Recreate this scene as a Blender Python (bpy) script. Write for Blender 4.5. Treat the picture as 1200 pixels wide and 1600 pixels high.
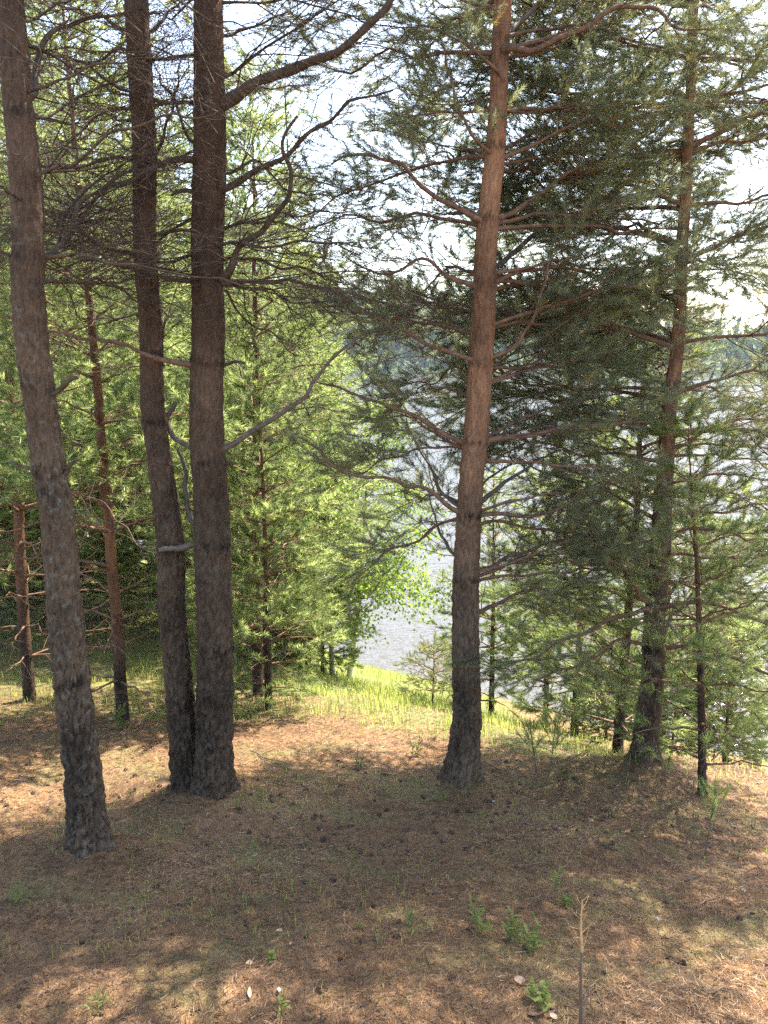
import bpy, math
import numpy as np
from mathutils import Vector

# ------------------------------------------------------------------ clear
for o in list(bpy.data.objects):
    bpy.data.objects.remove(o)
scene = bpy.context.scene
col = scene.collection
PI = math.pi

# ------------------------------------------------------------------ camera
EYE = 1.65
PITCH = math.radians(10.7)
FPX = 1295.0                      # focal length in photo pixels (photo 1200 x 1600)
cam = bpy.data.cameras.new('camera')
cam.sensor_fit = 'VERTICAL'
cam.sensor_height = 32.0
cam.lens = 32.0 * FPX / 1600.0
cam.clip_start = 0.05
cam.clip_end = 3000
camo = bpy.data.objects.new('camera', cam)
col.objects.link(camo)
camo.location = (0, 0, EYE)
camo.rotation_euler = (PI / 2 - PITCH, 0, 0)
scene.camera = camo

# ------------------------------------------------------------------ light
SUN_AZ = math.radians(44)         # to the right of straight ahead
SUN_EL = math.radians(56)
S = Vector((math.sin(SUN_AZ) * math.cos(SUN_EL), math.cos(SUN_AZ) * math.cos(SUN_EL), math.sin(SUN_EL)))
sun = bpy.data.lights.new('sun', 'SUN')
sun.energy = 4.6
sun.angle = math.radians(0.5)
sun.color = (1.0, 0.93, 0.82)
suno = bpy.data.objects.new('sun', sun)
suno.rotation_euler = S.to_track_quat('Z', 'Y').to_euler()
suno.location = (0, 0, 40)
col.objects.link(suno)
world = bpy.data.worlds.new('World')
scene.world = world
world.use_nodes = True
wn = world.node_tree.nodes
bgn = wn['Background']
sky = wn.new('ShaderNodeTexSky')
sky.sky_type = 'NISHITA'
sky.sun_disc = False
sky.sun_elevation = SUN_EL
sky.sun_rotation = SUN_AZ
sky.altitude = 100
sky.air_density = 1.0
sky.dust_density = 2.2
sky.ozone_density = 1.0
world.node_tree.links.new(sky.outputs[0], bgn.inputs[0])
bgn.inputs[1].default_value = 0.15
scene.view_settings.view_transform = 'Standard'
scene.view_settings.look = 'None'
scene.view_settings.gamma = 1.0
scene.view_settings.use_curve_mapping = False
scene.view_settings.exposure = 2.3
try:
    scene.view_settings.use_white_balance = True          # the camera's own daylight setting
    scene.view_settings.white_balance_temperature = 6950
except Exception:
    pass

scene.render.engine = 'CYCLES'
cy = scene.cycles
cy.max_bounces = 8
cy.diffuse_bounces = 4
cy.glossy_bounces = 2
cy.transmission_bounces = 4
cy.transparent_max_bounces = 6
cy.volume_bounces = 0
cy.caustics_reflective = False
cy.caustics_refractive = False
cy.sample_clamp_indirect = 6
cy.use_adaptive_sampling = True
cy.adaptive_threshold = 0.01
cy.use_denoising = False
try:
    cy.denoiser = 'OPENIMAGEDENOISE'
    cy.denoising_input_passes = 'RGB_ALBEDO_NORMAL'
except Exception:
    pass

# ------------------------------------------------------------------ maths helpers
CP, SP = math.cos(PITCH), math.sin(PITCH)
def ray(px, py):
    u = (px - 600.0) / FPX
    v = (800.0 - py) / FPX
    return np.array([u, CP + v * SP, -SP + v * CP])
def at(px, py, D):
    d = ray(px, py)
    return np.array([0, 0, EYE]) + d * (D / d[1])
def pxm(D, py):                   # metres per photo pixel at distance D on image row py
    return (D / ray(600, py)[1]) / FPX

def _h(ix, iy, iz, s):
    n = (ix * 374761393 + iy * 668265263 + iz * 2147483647 + s * 144665) & 0xFFFFFFFF
    n = ((n ^ (n >> 13)) * 1274126177) & 0xFFFFFFFF
    n = ((n ^ (n >> 15)) * 2246822519) & 0xFFFFFFFF
    return ((n ^ (n >> 16)) & 0xFFFFFF) / float(0xFFFFFF)
def vnoise(p, s=0):
    p = np.asarray(p, float)
    i = np.floor(p).astype(np.int64)
    f = p - i
    f = f * f * (3 - 2 * f)
    x, y, z = i[..., 0], i[..., 1], i[..., 2]
    fx, fy, fz = f[..., 0], f[..., 1], f[..., 2]
    r = 0
    for dx in (0, 1):
        for dy in (0, 1):
            for dz in (0, 1):
                w = (fx if dx else 1 - fx) * (fy if dy else 1 - fy) * (fz if dz else 1 - fz)
                r = r + w * _h(x + dx, y + dy, z + dz, s)
    return r * 2 - 1
def fbm(p, o=3, s=0):
    p = np.asarray(p, float)
    a, r = 1.0, 0
    for k in range(o):
        r = r + a * vnoise(p * (2.03 ** k) + 17.3 * k, s + k)
        a *= 0.5
    return r
def worley(p, s=0):
    i = np.floor(p).astype(np.int64)
    f1 = np.full(p.shape[0], 9.0); f2 = np.full(p.shape[0], 9.0)
    for dx in (-1, 0, 1):
        for dy in (-1, 0, 1):
            for dz in (-1, 0, 1):
                c = i + np.array([dx, dy, dz])
                q = np.stack([_h(c[:, 0], c[:, 1], c[:, 2], s + k) for k in range(3)], 1) + c
                d = np.linalg.norm(q - p, axis=1)
                m = d < f1
                f2 = np.where(m, f1, np.minimum(f2, d))
                f1 = np.where(m, d, f1)
    return f1, f2
def norm(v):
    return v / np.maximum(np.linalg.norm(v, axis=-1, keepdims=True), 1e-9)

# ------------------------------------------------------------------ ground shape
WATER_Z = -4.85
_cx = np.linspace(-60, 40, 401)
_cy = np.interp(_cx, [-60, -14, -7, -3, -1.2, 0, 0.8, 1.6, 2.4, 3.5, 8, 40],
                [70, 30, 19, 12.5, 8.6, 7.2, 6.6, 6.3, 5.6, 4.9, 2.5, 0])
_k = np.hanning(13); _k /= _k.sum()
_cy = np.convolve(np.pad(_cy, 6, 'edge'), _k, 'valid')
def crest(x):
    return np.interp(x, _cx, _cy)
MOUNDS = []
def gz(x, y, fine=True):
    x = np.asarray(x, float); y = np.asarray(y, float)
    yy = np.where(y < 8, y, 8 + (y - 8) * 0.45)
    yy = np.where(yy < -2, -2 + (yy + 2) * 0.15, yy)
    z = -0.2 * yy
    xr = np.maximum(0, x - 0.2)
    z = z - 0.05 * xr ** 1.5 / (1 + 0.15 * xr)
    s = (y - crest(x)) / 0.45
    sp = np.where(s > 20, s, np.log1p(np.exp(np.minimum(s, 20)))) * 0.45
    z = z - 0.27 * sp
    z = np.maximum(z, -7.0 + 0.0 * x)
    z = z + np.where(y > 285, np.minimum((y - 285) * 0.55, 60) * (0.62 - 0.38 * np.clip(x / 140, -0.3, 1)), 0)
    z = z + 0.05 * vnoise(np.stack([x * 0.7, y * 0.7, 0 * x], -1), 3)
    if fine:
        z = z + 0.03 * np.minimum(0, vnoise(np.stack([x * 1.6 + 7, y * 1.6, 0 * x], -1), 15) + 0.2)
        z = z + 0.022 * vnoise(np.stack([x * 2.3, y * 2.3, 0 * x], -1), 5)
        z = z + 0.010 * vnoise(np.stack([x * 9, y * 9, 0 * x], -1), 6)
        z = z + 0.005 * vnoise(np.stack([x * 24, y * 24, 0 * x], -1), 7)
    for mx, my, mh, mr in MOUNDS:
        z = z + mh * np.exp(-((x - mx) ** 2 + (y - my) ** 2) / (2 * mr * mr))
    return z
def ground_px(px, py):
    """where the sight line through a photo pixel meets the ground"""
    d = ray(px, py)
    t = np.concatenate([np.linspace(0.8, 14, 1400), np.linspace(14.02, 60, 600)])
    P = np.array([0, 0, EYE])[None] + d[None] * (t / d[1])[:, None]
    g = gz(P[:, 0], P[:, 1], False)
    k = np.argmax(P[:, 2] < g)
    return P[k, 0], P[k, 1], float(gz(P[k, 0], P[k, 1]))

# ------------------------------------------------------------------ mesh helpers
def mesh_arrays(name, V, faces, mat, smooth=False, attrs=None):
    """faces: list of (n,k) int arrays (k = 3 or 4)"""
    me = bpy.data.meshes.new(name)
    V = np.asarray(V, np.float32)
    me.vertices.add(len(V))
    me.vertices.foreach_set('co', V.ravel())
    idx = np.concatenate([np.asarray(f, np.int32).ravel() for f in faces])
    tot = np.concatenate([np.full(len(f), f.shape[1], np.int32) for f in faces])
    st = np.concatenate([[0], np.cumsum(tot)[:-1]]).astype(np.int32)
    me.loops.add(len(idx))
    me.loops.foreach_set('vertex_index', idx)
    me.polygons.add(len(tot))
    me.polygons.foreach_set('loop_start', st)
    try:
        me.polygons.foreach_set('loop_total', tot)
    except Exception:
        pass
    if smooth:
        me.polygons.foreach_set('use_smooth', np.ones(len(tot), bool))
    for k, a in (attrs or {}).items():
        at_ = me.attributes.new(k, 'FLOAT', 'POINT')
        at_.data.foreach_set('value', np.asarray(a, np.float32))
    me.update(calc_edges=True)
    me.validate()
    if mat: me.materials.append(mat)
    return me
def link(name, me, parent=None, loc=None):
    o = bpy.data.objects.new(name, me)
    col.objects.link(o)
    if parent is not None: o.parent = parent
    if loc is not None: o.location = loc
    return o
def tag(o, label=None, cat=None, group=None, kind=None):
    if label: o['label'] = label
    if cat: o['category'] = cat
    if group: o['group'] = group
    if kind: o['kind'] = kind
    return o
def empty(name, loc, rz=0):
    o = bpy.data.objects.new(name, None)
    o.empty_display_size = 0.1
    o.location = loc
    o.rotation_euler = (0, 0, rz)
    col.objects.link(o)
    return o

class Buf:
    """collects triangles / quads into one mesh, with a per-vertex tint"""
    def __init__(s): s.v = []; s.f = []; s.n = 0; s.t = []
    def add(s, V, faces, tint=0.5):
        V = np.asarray(V, float).reshape(-1, 3)
        s.v.append(V)
        for f in faces: s.f.append(np.asarray(f) + s.n)
        s.n += len(V)
        s.t.append(np.full(len(V), tint) if np.isscalar(tint) else np.asarray(tint, float))
    def mesh(s, name, mat, off=(0, 0, 0), smooth=False):
        V = np.concatenate(s.v) - np.asarray(off)
        return mesh_arrays(name, V, s.f, mat, smooth, {'tint': np.concatenate(s.t)})

def tubes(P, R, sides=4):
    """P (M,K,3) paths, R (M,K) radii -> verts, quads"""
    M, K, _ = P.shape
    T = norm(np.gradient(P, axis=1))
    md = norm(P[:, -1] - P[:, 0] + 1e-6)
    ref = np.where(np.abs(md[:, 2:3]) > 0.8, np.array([[1., 0.1, 0]]), np.array([[0., 0.1, 1.]]))
    ref = norm(ref - (ref * md).sum(1, keepdims=True) * md)[:, None, :]
    N = norm(np.cross(T, np.broadcast_to(ref, T.shape)))
    B = np.cross(T, N)
    a = np.linspace(0, 2 * PI, sides, endpoint=False)
    V = P[:, :, None, :] + R[:, :, None, None] * (np.cos(a)[None, None, :, None] * N[:, :, None, :] + np.sin(a)[None, None, :, None] * B[:, :, None, :])
    base = (np.arange(M)[:, None, None] * K + np.arange(K - 1)[None, :, None]) * sides
    j = np.arange(sides)[None, None, :]; j2 = (j + 1) % sides
    Q = np.stack([base + j, base + j2, base + sides + j2, base + sides + j], -1).reshape(-1, 4)
    return V.reshape(-1, 3), Q

# ------------------------------------------------------------------ materials
def mat(name):
    m = bpy.data.materials.new(name)
    m.use_nodes = True
    nt = m.node_tree
    nt.nodes.clear()
    out = nt.nodes.new('ShaderNodeOutputMaterial')
    return m, nt, out
class NT:
    def __init__(s, nt): s.nt = nt
    def n(s, t, **kw):
        x = s.nt.nodes.new(t)
        for k, v in kw.items(): setattr(x, k, v)
        return x
    def l(s, a, b): s.nt.links.new(a, b)
    def ramp(s, fac, stops):
        r = s.n('ShaderNodeValToRGB')
        e = r.color_ramp.elements
        while len(e) < len(stops): e.new(0.5)
        for k, (p, c) in enumerate(stops):
            e[k].position = p
            e[k].color = (c[0], c[1], c[2], 1) if not np.isscalar(c) else (c, c, c, 1)
        s.l(fac, r.inputs[0])
        return r.outputs[0]
    def mix(s, fac, a, b, mode='MIX'):
        m = s.n('ShaderNodeMix', data_type='RGBA', blend_type=mode)
        for sock, v in ((m.inputs[0], fac), (m.inputs[6], a), (m.inputs[7], b)):
            if hasattr(v, 'is_linked'): s.l(v, sock)
            elif np.isscalar(v): sock.default_value = v
            else: sock.default_value = (*v, 1)
        return m.outputs[2]
    def math(s, op, a, b=0.0, clamp=False):
        m = s.n('ShaderNodeMath', operation=op, use_clamp=clamp)
        for sock, v in ((m.inputs[0], a), (m.inputs[1], b)):
            if hasattr(v, 'is_linked'): s.l(v, sock)
            else: sock.default_value = v
        return m.outputs[0]
    def noise(s, vec, scale, detail=4, rough=0.55):
        x = s.n('ShaderNodeTexNoise')
        x.inputs['Scale'].default_value = scale
        x.inputs['Detail'].default_value = detail
        x.inputs['Roughness'].default_value = rough
        if vec is not None: s.l(vec, x.inputs['Vector'])
        return x.outputs[0]
    def mapping(s, vec, scale):
        x = s.n('ShaderNodeMapping')
        x.inputs['Scale'].default_value = scale
        s.l(vec, x.inputs['Vector'])
        return x.outputs[0]

def leaf_mat(name, ramp, trans, transfac=0.45, rough=0.45, spec=0.4):
    m, nt, out = mat(name)
    k = NT(nt)
    a = k.n('ShaderNodeAttribute', attribute_name='tint')
    c = k.ramp(a.outputs['Fac'], ramp)
    p = k.n('ShaderNodeBsdfPrincipled')
    k.l(c, p.inputs['Base Color'])
    p.inputs['Roughness'].default_value = rough
    p.inputs['Specular IOR Level'].default_value = spec
    t = k.n('ShaderNodeBsdfTranslucent')
    k.l(k.ramp(a.outputs['Fac'], trans), t.inputs['Color'])
    mx = k.n('ShaderNodeMixShader')
    mx.inputs[0].default_value = transfac
    k.l(p.outputs[0], mx.inputs[1]); k.l(t.outputs[0], mx.inputs[2])
    k.l(mx.outputs[0], out.inputs['Surface'])
    return m
M_NEEDLE = leaf_mat('pine_needles', [(0, (0.095, 0.115, 0.072)), (0.5, (0.145, 0.165, 0.100)), (0.93, (0.18, 0.19, 0.095)), (1, (0.36, 0.23, 0.07))],
                    [(0, (0.20, 0.24, 0.11)), (0.6, (0.36, 0.40, 0.19)), (1, (0.34, 0.28, 0.07))], 0.55, 0.30, 0.6)
M_YOUNG = leaf_mat('young_pine_needles', [(0, (0.080, 0.110, 0.042)), (0.5, (0.120, 0.155, 0.062)), (1, (0.18, 0.22, 0.085))],
                   [(0, (0.24, 0.32, 0.10)), (0.6, (0.36, 0.45, 0.16)), (1, (0.54, 0.62, 0.20))], 0.55, 0.40, 0.45)
M_LEAF = leaf_mat('birch_leaves', [(0, (0.06, 0.12, 0.025)), (1, (0.12, 0.20, 0.04))],
                  [(0, (0.22, 0.38, 0.05)), (1, (0.40, 0.52, 0.10))], 0.5, 0.4, 0.4)
M_WEED = leaf_mat('weed_leaves', [(0, (0.085, 0.115, 0.028)), (1, (0.17, 0.21, 0.06))],
                   [(0, (0.24, 0.32, 0.05)), (1, (0.44, 0.50, 0.12))], 0.45, 0.5, 0.3)
M_GRASS = leaf_mat('grass_blades', [(0, (0.34, 0.27, 0.12)), (0.25, (0.20, 0.23, 0.07)), (1, (0.14, 0.22, 0.05))],
                   [(0, (0.42, 0.33, 0.14)), (0.25, (0.50, 0.55, 0.14)), (1, (0.42, 0.56, 0.11))], 0.5, 0.5, 0.3)
M_DEADNEEDLE = leaf_mat('dead_needles', [(0, (0.26, 0.13, 0.06)), (1, (0.50, 0.32, 0.15))],
                        [(0, (0.3, 0.14, 0.05)), (1, (0.45, 0.28, 0.12))], 0.3, 0.5, 0.3)
M_LITTER = leaf_mat('needle_litter', [(0, (0.066, 0.039, 0.022)), (0.35, (0.130, 0.071, 0.034)), (0.75, (0.24, 0.140, 0.073)), (1, (0.43, 0.29, 0.165))],
                    [(0, (0.1, 0.05, 0.03)), (1, (0.3, 0.2, 0.1))], 0.12, 0.5, 0.3)
M_FARWOOD = leaf_mat('far_trees', [(0, (0.015, 0.034, 0.020)), (0.6, (0.028, 0.055, 0.026)), (1, (0.05, 0.085, 0.03))],
                     [(0, (0.05, 0.10, 0.03)), (1, (0.12, 0.2, 0.05))], 0.3, 0.6, 0.2)

def bark_mat(name, lo, hi, z0, z1, lichen=0.5, scale=1.0):
    m, nt, out = mat(name)
    k = NT(nt)
    tc = k.n('ShaderNodeTexCoord').outputs['Object']
    sep = k.n('ShaderNodeSeparateXYZ'); k.l(tc, sep.inputs[0])
    a = k.n('ShaderNodeAttribute', attribute_name='tint').outputs['Fac']     # 0 in the furrows, 1 on the plates
    fine = k.noise(k.mapping(tc, (1, 1, 0.35)), 70 * scale, 6, 0.65)
    mid = k.noise(k.mapping(tc, (1, 1, 0.4)), 14 * scale, 4, 0.6)
    hz = k.math('ADD', sep.outputs[2], k.math('MULTIPLY', k.math('SUBTRACT', mid, 0.5), 1.6))
    mr = k.n('ShaderNodeMapRange'); mr.inputs[1].default_value = z0; mr.inputs[2].default_value = z1
    k.l(hz, mr.inputs[0])
    clo = k.ramp(fine, [(0.25, [c * 0.45 for c in lo]), (0.5, lo), (0.75, [min(1, c * 1.55) for c in lo])])
    chi = k.ramp(fine, [(0.25, [c * 0.55 for c in hi]), (0.5, hi), (0.72, [min(1, c * 1.4 + 0.01) for c in hi])])
    c = k.mix(mr.outputs[0], clo, chi)
    blot = k.noise(k.mapping(tc, (1, 1, 0.5)), 5 * scale, 3, 0.6)
    c = k.mix(1.0, c, k.ramp(blot, [(0.32, 0.55), (0.5, 1.0), (0.7, 1.45)]), 'MULTIPLY')
    # grey-green lichen flecks
    ln = k.noise(tc, 22 * scale, 5, 0.7)
    lf = k.math('MULTIPLY', k.ramp(ln, [(0.56, 0.0), (0.64, 1.0)]), lichen)
    lf = k.math('MULTIPLY', lf, k.math('SUBTRACT', 1.15, mr.outputs[0], True))
    c = k.mix(lf, c, (0.22, 0.23, 0.19))
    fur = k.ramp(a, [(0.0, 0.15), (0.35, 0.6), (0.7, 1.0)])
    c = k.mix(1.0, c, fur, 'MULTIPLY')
    p = k.n('ShaderNodeBsdfPrincipled')
    k.l(c, p.inputs['Base Color'])
    p.inputs['Roughness'].default_value = 0.85
    p.inputs['Specular IOR Level'].default_value = 0.2
    b = k.n('ShaderNodeBump'); b.inputs['Strength'].default_value = 1.0; b.inputs['Distance'].default_value = 0.012
    k.l(k.math('ADD', fine, k.math('MULTIPLY', mid, 0.6)), b.inputs['Height'])
    k.l(b.outputs[0], p.inputs['Normal'])
    k.l(p.outputs[0], out.inputs['Surface'])
    return m
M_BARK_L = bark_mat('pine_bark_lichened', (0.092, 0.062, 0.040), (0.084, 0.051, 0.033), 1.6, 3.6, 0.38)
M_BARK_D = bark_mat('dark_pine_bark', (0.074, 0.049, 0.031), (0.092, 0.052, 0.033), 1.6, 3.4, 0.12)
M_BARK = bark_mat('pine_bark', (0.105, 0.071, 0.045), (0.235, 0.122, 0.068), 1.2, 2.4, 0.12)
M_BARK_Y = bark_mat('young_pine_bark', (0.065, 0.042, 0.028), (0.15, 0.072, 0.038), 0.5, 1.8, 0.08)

def wood_mat(name, c0, c1, sc=40):
    m, nt, out = mat(name)
    k = NT(nt)
    tc = k.n('ShaderNodeTexCoord').outputs['Object']
    f = k.noise(tc, sc, 4, 0.65)
    p = k.n('ShaderNodeBsdfPrincipled')
    k.l(k.ramp(f, [(0.3, c0), (0.7, c1)]), p.inputs['Base Color'])
    p.inputs['Roughness'].default_value = 0.75
    p.inputs['Specular IOR Level'].default_value = 0.3
    b = k.n('ShaderNodeBump'); b.inputs['Strength'].default_value = 0.6; b.inputs['Distance'].default_value = 0.003
    k.l(f, b.inputs['Height']); k.l(b.outputs[0], p.inputs['Normal'])
    k.l(p.outputs[0], out.inputs['Surface'])
    return m
M_LIMB = wood_mat('limb_bark', (0.075, 0.045, 0.030), (0.23, 0.13, 0.08), 30)
M_DEADLIMB = wood_mat('dead_limb_bark', (0.040, 0.026, 0.017), (0.115, 0.078, 0.053), 30)
M_GREYLIMB = wood_mat('grey_dead_wood', (0.070, 0.054, 0.042), (0.165, 0.132, 0.105), 30)
M_CONE = wood_mat('pine_cone_scales', (0.042, 0.027, 0.018), (0.19, 0.125, 0.08), 120)
M_STEM = wood_mat('dry_stem', (0.10, 0.07, 0.05), (0.20, 0.14, 0.09), 60)
M_DRYTOP = wood_mat('bare_tan_stem', (0.42, 0.25, 0.11), (0.60, 0.40, 0.20), 60)
M_GREENSTEM = wood_mat('green_stem', (0.08, 0.12, 0.04), (0.14, 0.18, 0.06), 60)
M_BIRCHBARK = wood_mat('birch_bark', (0.30, 0.28, 0.26), (0.72, 0.70, 0.66), 9)
M_DRYLEAF = wood_mat('dry_leaf', (0.34, 0.20, 0.11), (0.52, 0.38, 0.25), 60)
M_PALELEAF = wood_mat('pale_leaf', (0.32, 0.235, 0.16), (0.47, 0.38, 0.29), 60)
M_PAPER = wood_mat('white_scrap', (0.50, 0.50, 0.53), (0.62, 0.62, 0.64), 60)

def ground_mat():
    m, nt, out = mat('forest_floor')
    k = NT(nt)
    tc = k.n('ShaderNodeTexCoord').outputs['Object']
    big = k.noise(tc, 1.1, 4, 0.6)
    mid = k.noise(tc, 9, 5, 0.65)
    fib1 = k.noise(k.mapping(tc, (1.0, 0.22, 1)), 170, 3, 0.6)
    rot = k.n('ShaderNodeMapping'); rot.inputs['Rotation'].default_value = (0, 0, 1.1); rot.inputs['Scale'].default_value = (1, 0.2, 1)
    k.l(tc, rot.inputs['Vector'])
    fib2 = k.noise(rot.outputs[0], 190, 3, 0.6)
    fib = k.math('MULTIPLY', k.math('ADD', fib1, fib2), 0.5)
    litter = k.ramp(fib, [(0.30, (0.047, 0.026, 0.014)), (0.47, (0.132, 0.073, 0.036)), (0.60, (0.235, 0.139, 0.071)), (0.72, (0.36, 0.235, 0.132))])
    soil = k.ramp(mid, [(0.35, (0.045, 0.029, 0.019)), (0.7, (0.11, 0.069, 0.043))])
    c = k.mix(k.ramp(mid, [(0.36, 0.85), (0.52, 0.0)]), litter, soil)
    c = k.mix(k.math('MULTIPLY', k.ramp(big, [(0.35, 0.6), (0.65, 0.0)]), 0.6), c, (0.275, 0.170, 0.093), 'MIX')
    patch = k.noise(tc, 3.3, 5, 0.7)
    c = k.mix(k.ramp(patch, [(0.52, 0.0), (0.62, 0.55)]), c, (0.070, 0.044, 0.028))
    moss = k.noise(tc, 2.4, 5, 0.65)
    g = k.n('ShaderNodeAttribute', attribute_name='tint').outputs['Fac']      # where grass grows
    mf = k.math('MULTIPLY', k.ramp(moss, [(0.50, 0.0), (0.62, 1.0)]), 0.45)
    mf = k.math('MAXIMUM', mf, g)
    c = k.mix(mf, c, k.ramp(fib, [(0.3, (0.06, 0.08, 0.025)), (0.6, (0.17, 0.19, 0.07))]))
    # far land and lake bed are plain dark green
    sep = k.n('ShaderNodeSeparateXYZ'); k.l(tc, sep.inputs[0])
    far = k.n('ShaderNodeMapRange'); far.inputs[1].default_value = 100; far.inputs[2].default_value = 200
    k.l(sep.outputs[1], far.inputs[0])
    c = k.mix(far.outputs[0], c, (0.06, 0.09, 0.04))
    p = k.n('ShaderNodeBsdfPrincipled')
    k.l(c, p.inputs['Base Color'])
    p.inputs['Roughness'].default_value = 0.9
    p.inputs['Specular IOR Level'].default_value = 0.15
    b = k.n('ShaderNodeBump'); b.inputs['Strength'].default_value = 0.9; b.inputs['Distance'].default_value = 0.012
    k.l(k.math('ADD', fib, mid), b.inputs['Height']); k.l(b.outputs[0], p.inputs['Normal'])
    k.l(p.outputs[0], out.inputs['Surface'])
    return m
M_GROUND = ground_mat()

def water_mat():
    m, nt, out = mat('lake_water')
    k = NT(nt)
    tc = k.n('ShaderNodeTexCoord').outputs['Object']
    w1 = k.noise(k.mapping(tc, (0.55, 1.5, 1)), 1.6, 4, 0.6)
    w2 = k.noise(k.mapping(tc, (0.6, 1.3, 1)), 7, 3, 0.6)
    h = k.math('ADD', k.math('MULTIPLY', w1, 1.0), k.math('MULTIPLY', w2, 0.22))
    p = k.n('ShaderNodeBsdfPrincipled')
    p.inputs['Base Color'].default_value = (0.075, 0.072, 0.066, 1)
    p.inputs['Roughness'].default_value = 0.09
    p.inputs['IOR'].default_value = 1.33
    p.inputs['Specular IOR Level'].default_value = 0.6
    b = k.n('ShaderNodeBump'); b.inputs['Strength'].default_value = 1.0; b.inputs['Distance'].default_value = 0.10
    k.l(h, b.inputs['Height']); k.l(b.outputs[0], p.inputs['Normal'])
    k.l(p.outputs[0], out.inputs['Surface'])
    return m
M_WATER = water_mat()

# ------------------------------------------------------------------ trunks by photo pixel
T1 = [(143, 1345, 68), (138, 1280, 62), (130, 1200, 60), (120, 1100, 59), (104, 950, 54), (92, 800, 53), (74, 700, 52), (60, 590, 53), (50, 500, 54), (44, 400, 51), (36, 250, 50), (27, 130, 46), (16, 0, 42)]
T2R = [(336, 1262, 66), (334, 1200, 61), (335, 1100, 60), (335, 1000, 58), (331, 850, 59), (324, 700, 57), (324, 560, 55), (325, 450, 54), (330, 250, 54), (329, 100, 50), (328, 0, 47)]
T2L = [(296, 1262, 52), (290, 1200, 50), (284, 1100, 46), (280, 1040, 45), (268, 950, 45), (264, 850, 44), (252, 750, 41), (239, 600, 38), (229, 450, 37), (226, 250, 38), (219, 100, 40), (213, 0, 40)]
T3 = [(720, 1234, 56), (724, 1180, 52), (727, 1110, 48), (727, 1050, 46), (729, 900, 43), (738, 750, 41), (747, 600, 40), (757, 450, 38), (767, 300, 34), (779, 150, 30), (787, 0, 29)]
T4 = [(1010, 1226, 46), (1011, 1150, 39), (1019, 1050, 37), (1024, 950, 33), (1030, 850, 31), (1039, 750, 28), (1045, 650, 24), (1056, 560, 22), (1064, 450, 20), (1072, 330, 19), (1080, 90, 17), (1084, 0, 16)]
BASES = {}
for nm, (px, py), mh, mr in (('T1', (143, 1340), 0.05, 0.25), ('T2', (315, 1258), 0.09, 0.36), ('T3', (721, 1230), 0.04, 0.26), ('T4', (1008, 1222), 0.10, 0.34)):
    x, y, z = ground_px(px, py)
    BASES[nm] = (x, y)
for nm, mh, mr in (('T1', 0.05, 0.25), ('T2', 0.08, 0.36), ('T3', 0.04, 0.26), ('T4', 0.14, 0.30)):
    MOUNDS.append((BASES[nm][0], BASES[nm][1], mh, mr))
    MOUNDS.append((BASES[nm][0], BASES[nm][1], 0.035, 0.13))
DIST = {k: v[1] for k, v in BASES.items()}
print('tree bases', BASES)

# ------------------------------------------------------------------ ground, water
def build_ground():
    xs = np.concatenate([-np.geomspace(5, 620, 60)[::-1], np.arange(-4.95, 5, 0.035), np.geomspace(5, 620, 60)])
    ys = np.concatenate([np.linspace(-40, 0.4, 40), np.arange(0.45, 10, 0.032), np.geomspace(10.05, 640, 110)])
    X, Y = np.meshgrid(xs, ys)
    Z = gz(X, Y)
    V = np.stack([X, Y, Z], -1).reshape(-1, 3)
    nx, ny = len(xs), len(ys)
    i = (np.arange(ny - 1)[:, None] * nx + np.arange(nx - 1)[None]).ravel()
    Q = np.stack([i, i + 1, i + nx + 1, i + nx], 1)
    g = grass_mask(V[:, 0], V[:, 1])
    me = mesh_arrays('ground', V, [Q], M_GROUND, True, {'tint': g})
    tag(link('ground', me), kind='structure')
def grass_mask(x, y):
    s = y - crest(x)
    band = np.clip((s + 1.15 + 0.5 * np.exp(-((x - 0.2) / 1.4) ** 2) + 0.45 * vnoise(np.stack([x * 1.5, y * 1.5, 0 * x], -1), 41)) / 0.6, 0, 1)
    band = band * np.clip((40 - y) / 20, 0, 1) * np.clip(1.25 - np.maximum(0, x - 1.25) / 0.5, 0.12, 1)
    left = np.clip((y - 6.0 + 0.6 * vnoise(np.stack([x * 1.2, y * 1.2, 0 * x], -1), 42)) / 0.9, 0, 1) * 0.6
    return np.maximum(band, np.where(x < 1, left, 0))
build_ground()
def build_water():
    V = np.array([[-630, 4, WATER_Z], [630, 4, WATER_Z], [630, 420, WATER_Z], [-630, 420, WATER_Z]], float)
    # under the bank the sheet simply runs into the slope
    me = mesh_arrays('water', V, [np.array([[0, 1, 2, 3]])], M_WATER)
    tag(link('water', me), kind='structure')
build_water()

# ------------------------------------------------------------------ growing wood and needles
def catmull(P, n):
    P = np.asarray(P, float)
    if len(P) == 2: P = np.array([P[0], (P[0] + P[1]) / 2, P[1]])
    d = np.concatenate([[0], np.cumsum(np.linalg.norm(np.diff(P, axis=0), axis=1))])
    t = np.linspace(0, d[-1], n)
    T = np.gradient(P, d, axis=0)
    k = np.clip(np.searchsorted(d, t, 'right') - 1, 0, len(P) - 2)
    h = (d[k + 1] - d[k]); s = ((t - d[k]) / h)[:, None]; h = h[:, None]
    return ((2 * s**3 - 3 * s**2 + 1) * P[k] + (s**3 - 2 * s**2 + s) * h * T[k] + (-2 * s**3 + 3 * s**2) * P[k + 1] + (s**3 - s**2) * h * T[k + 1])

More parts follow.
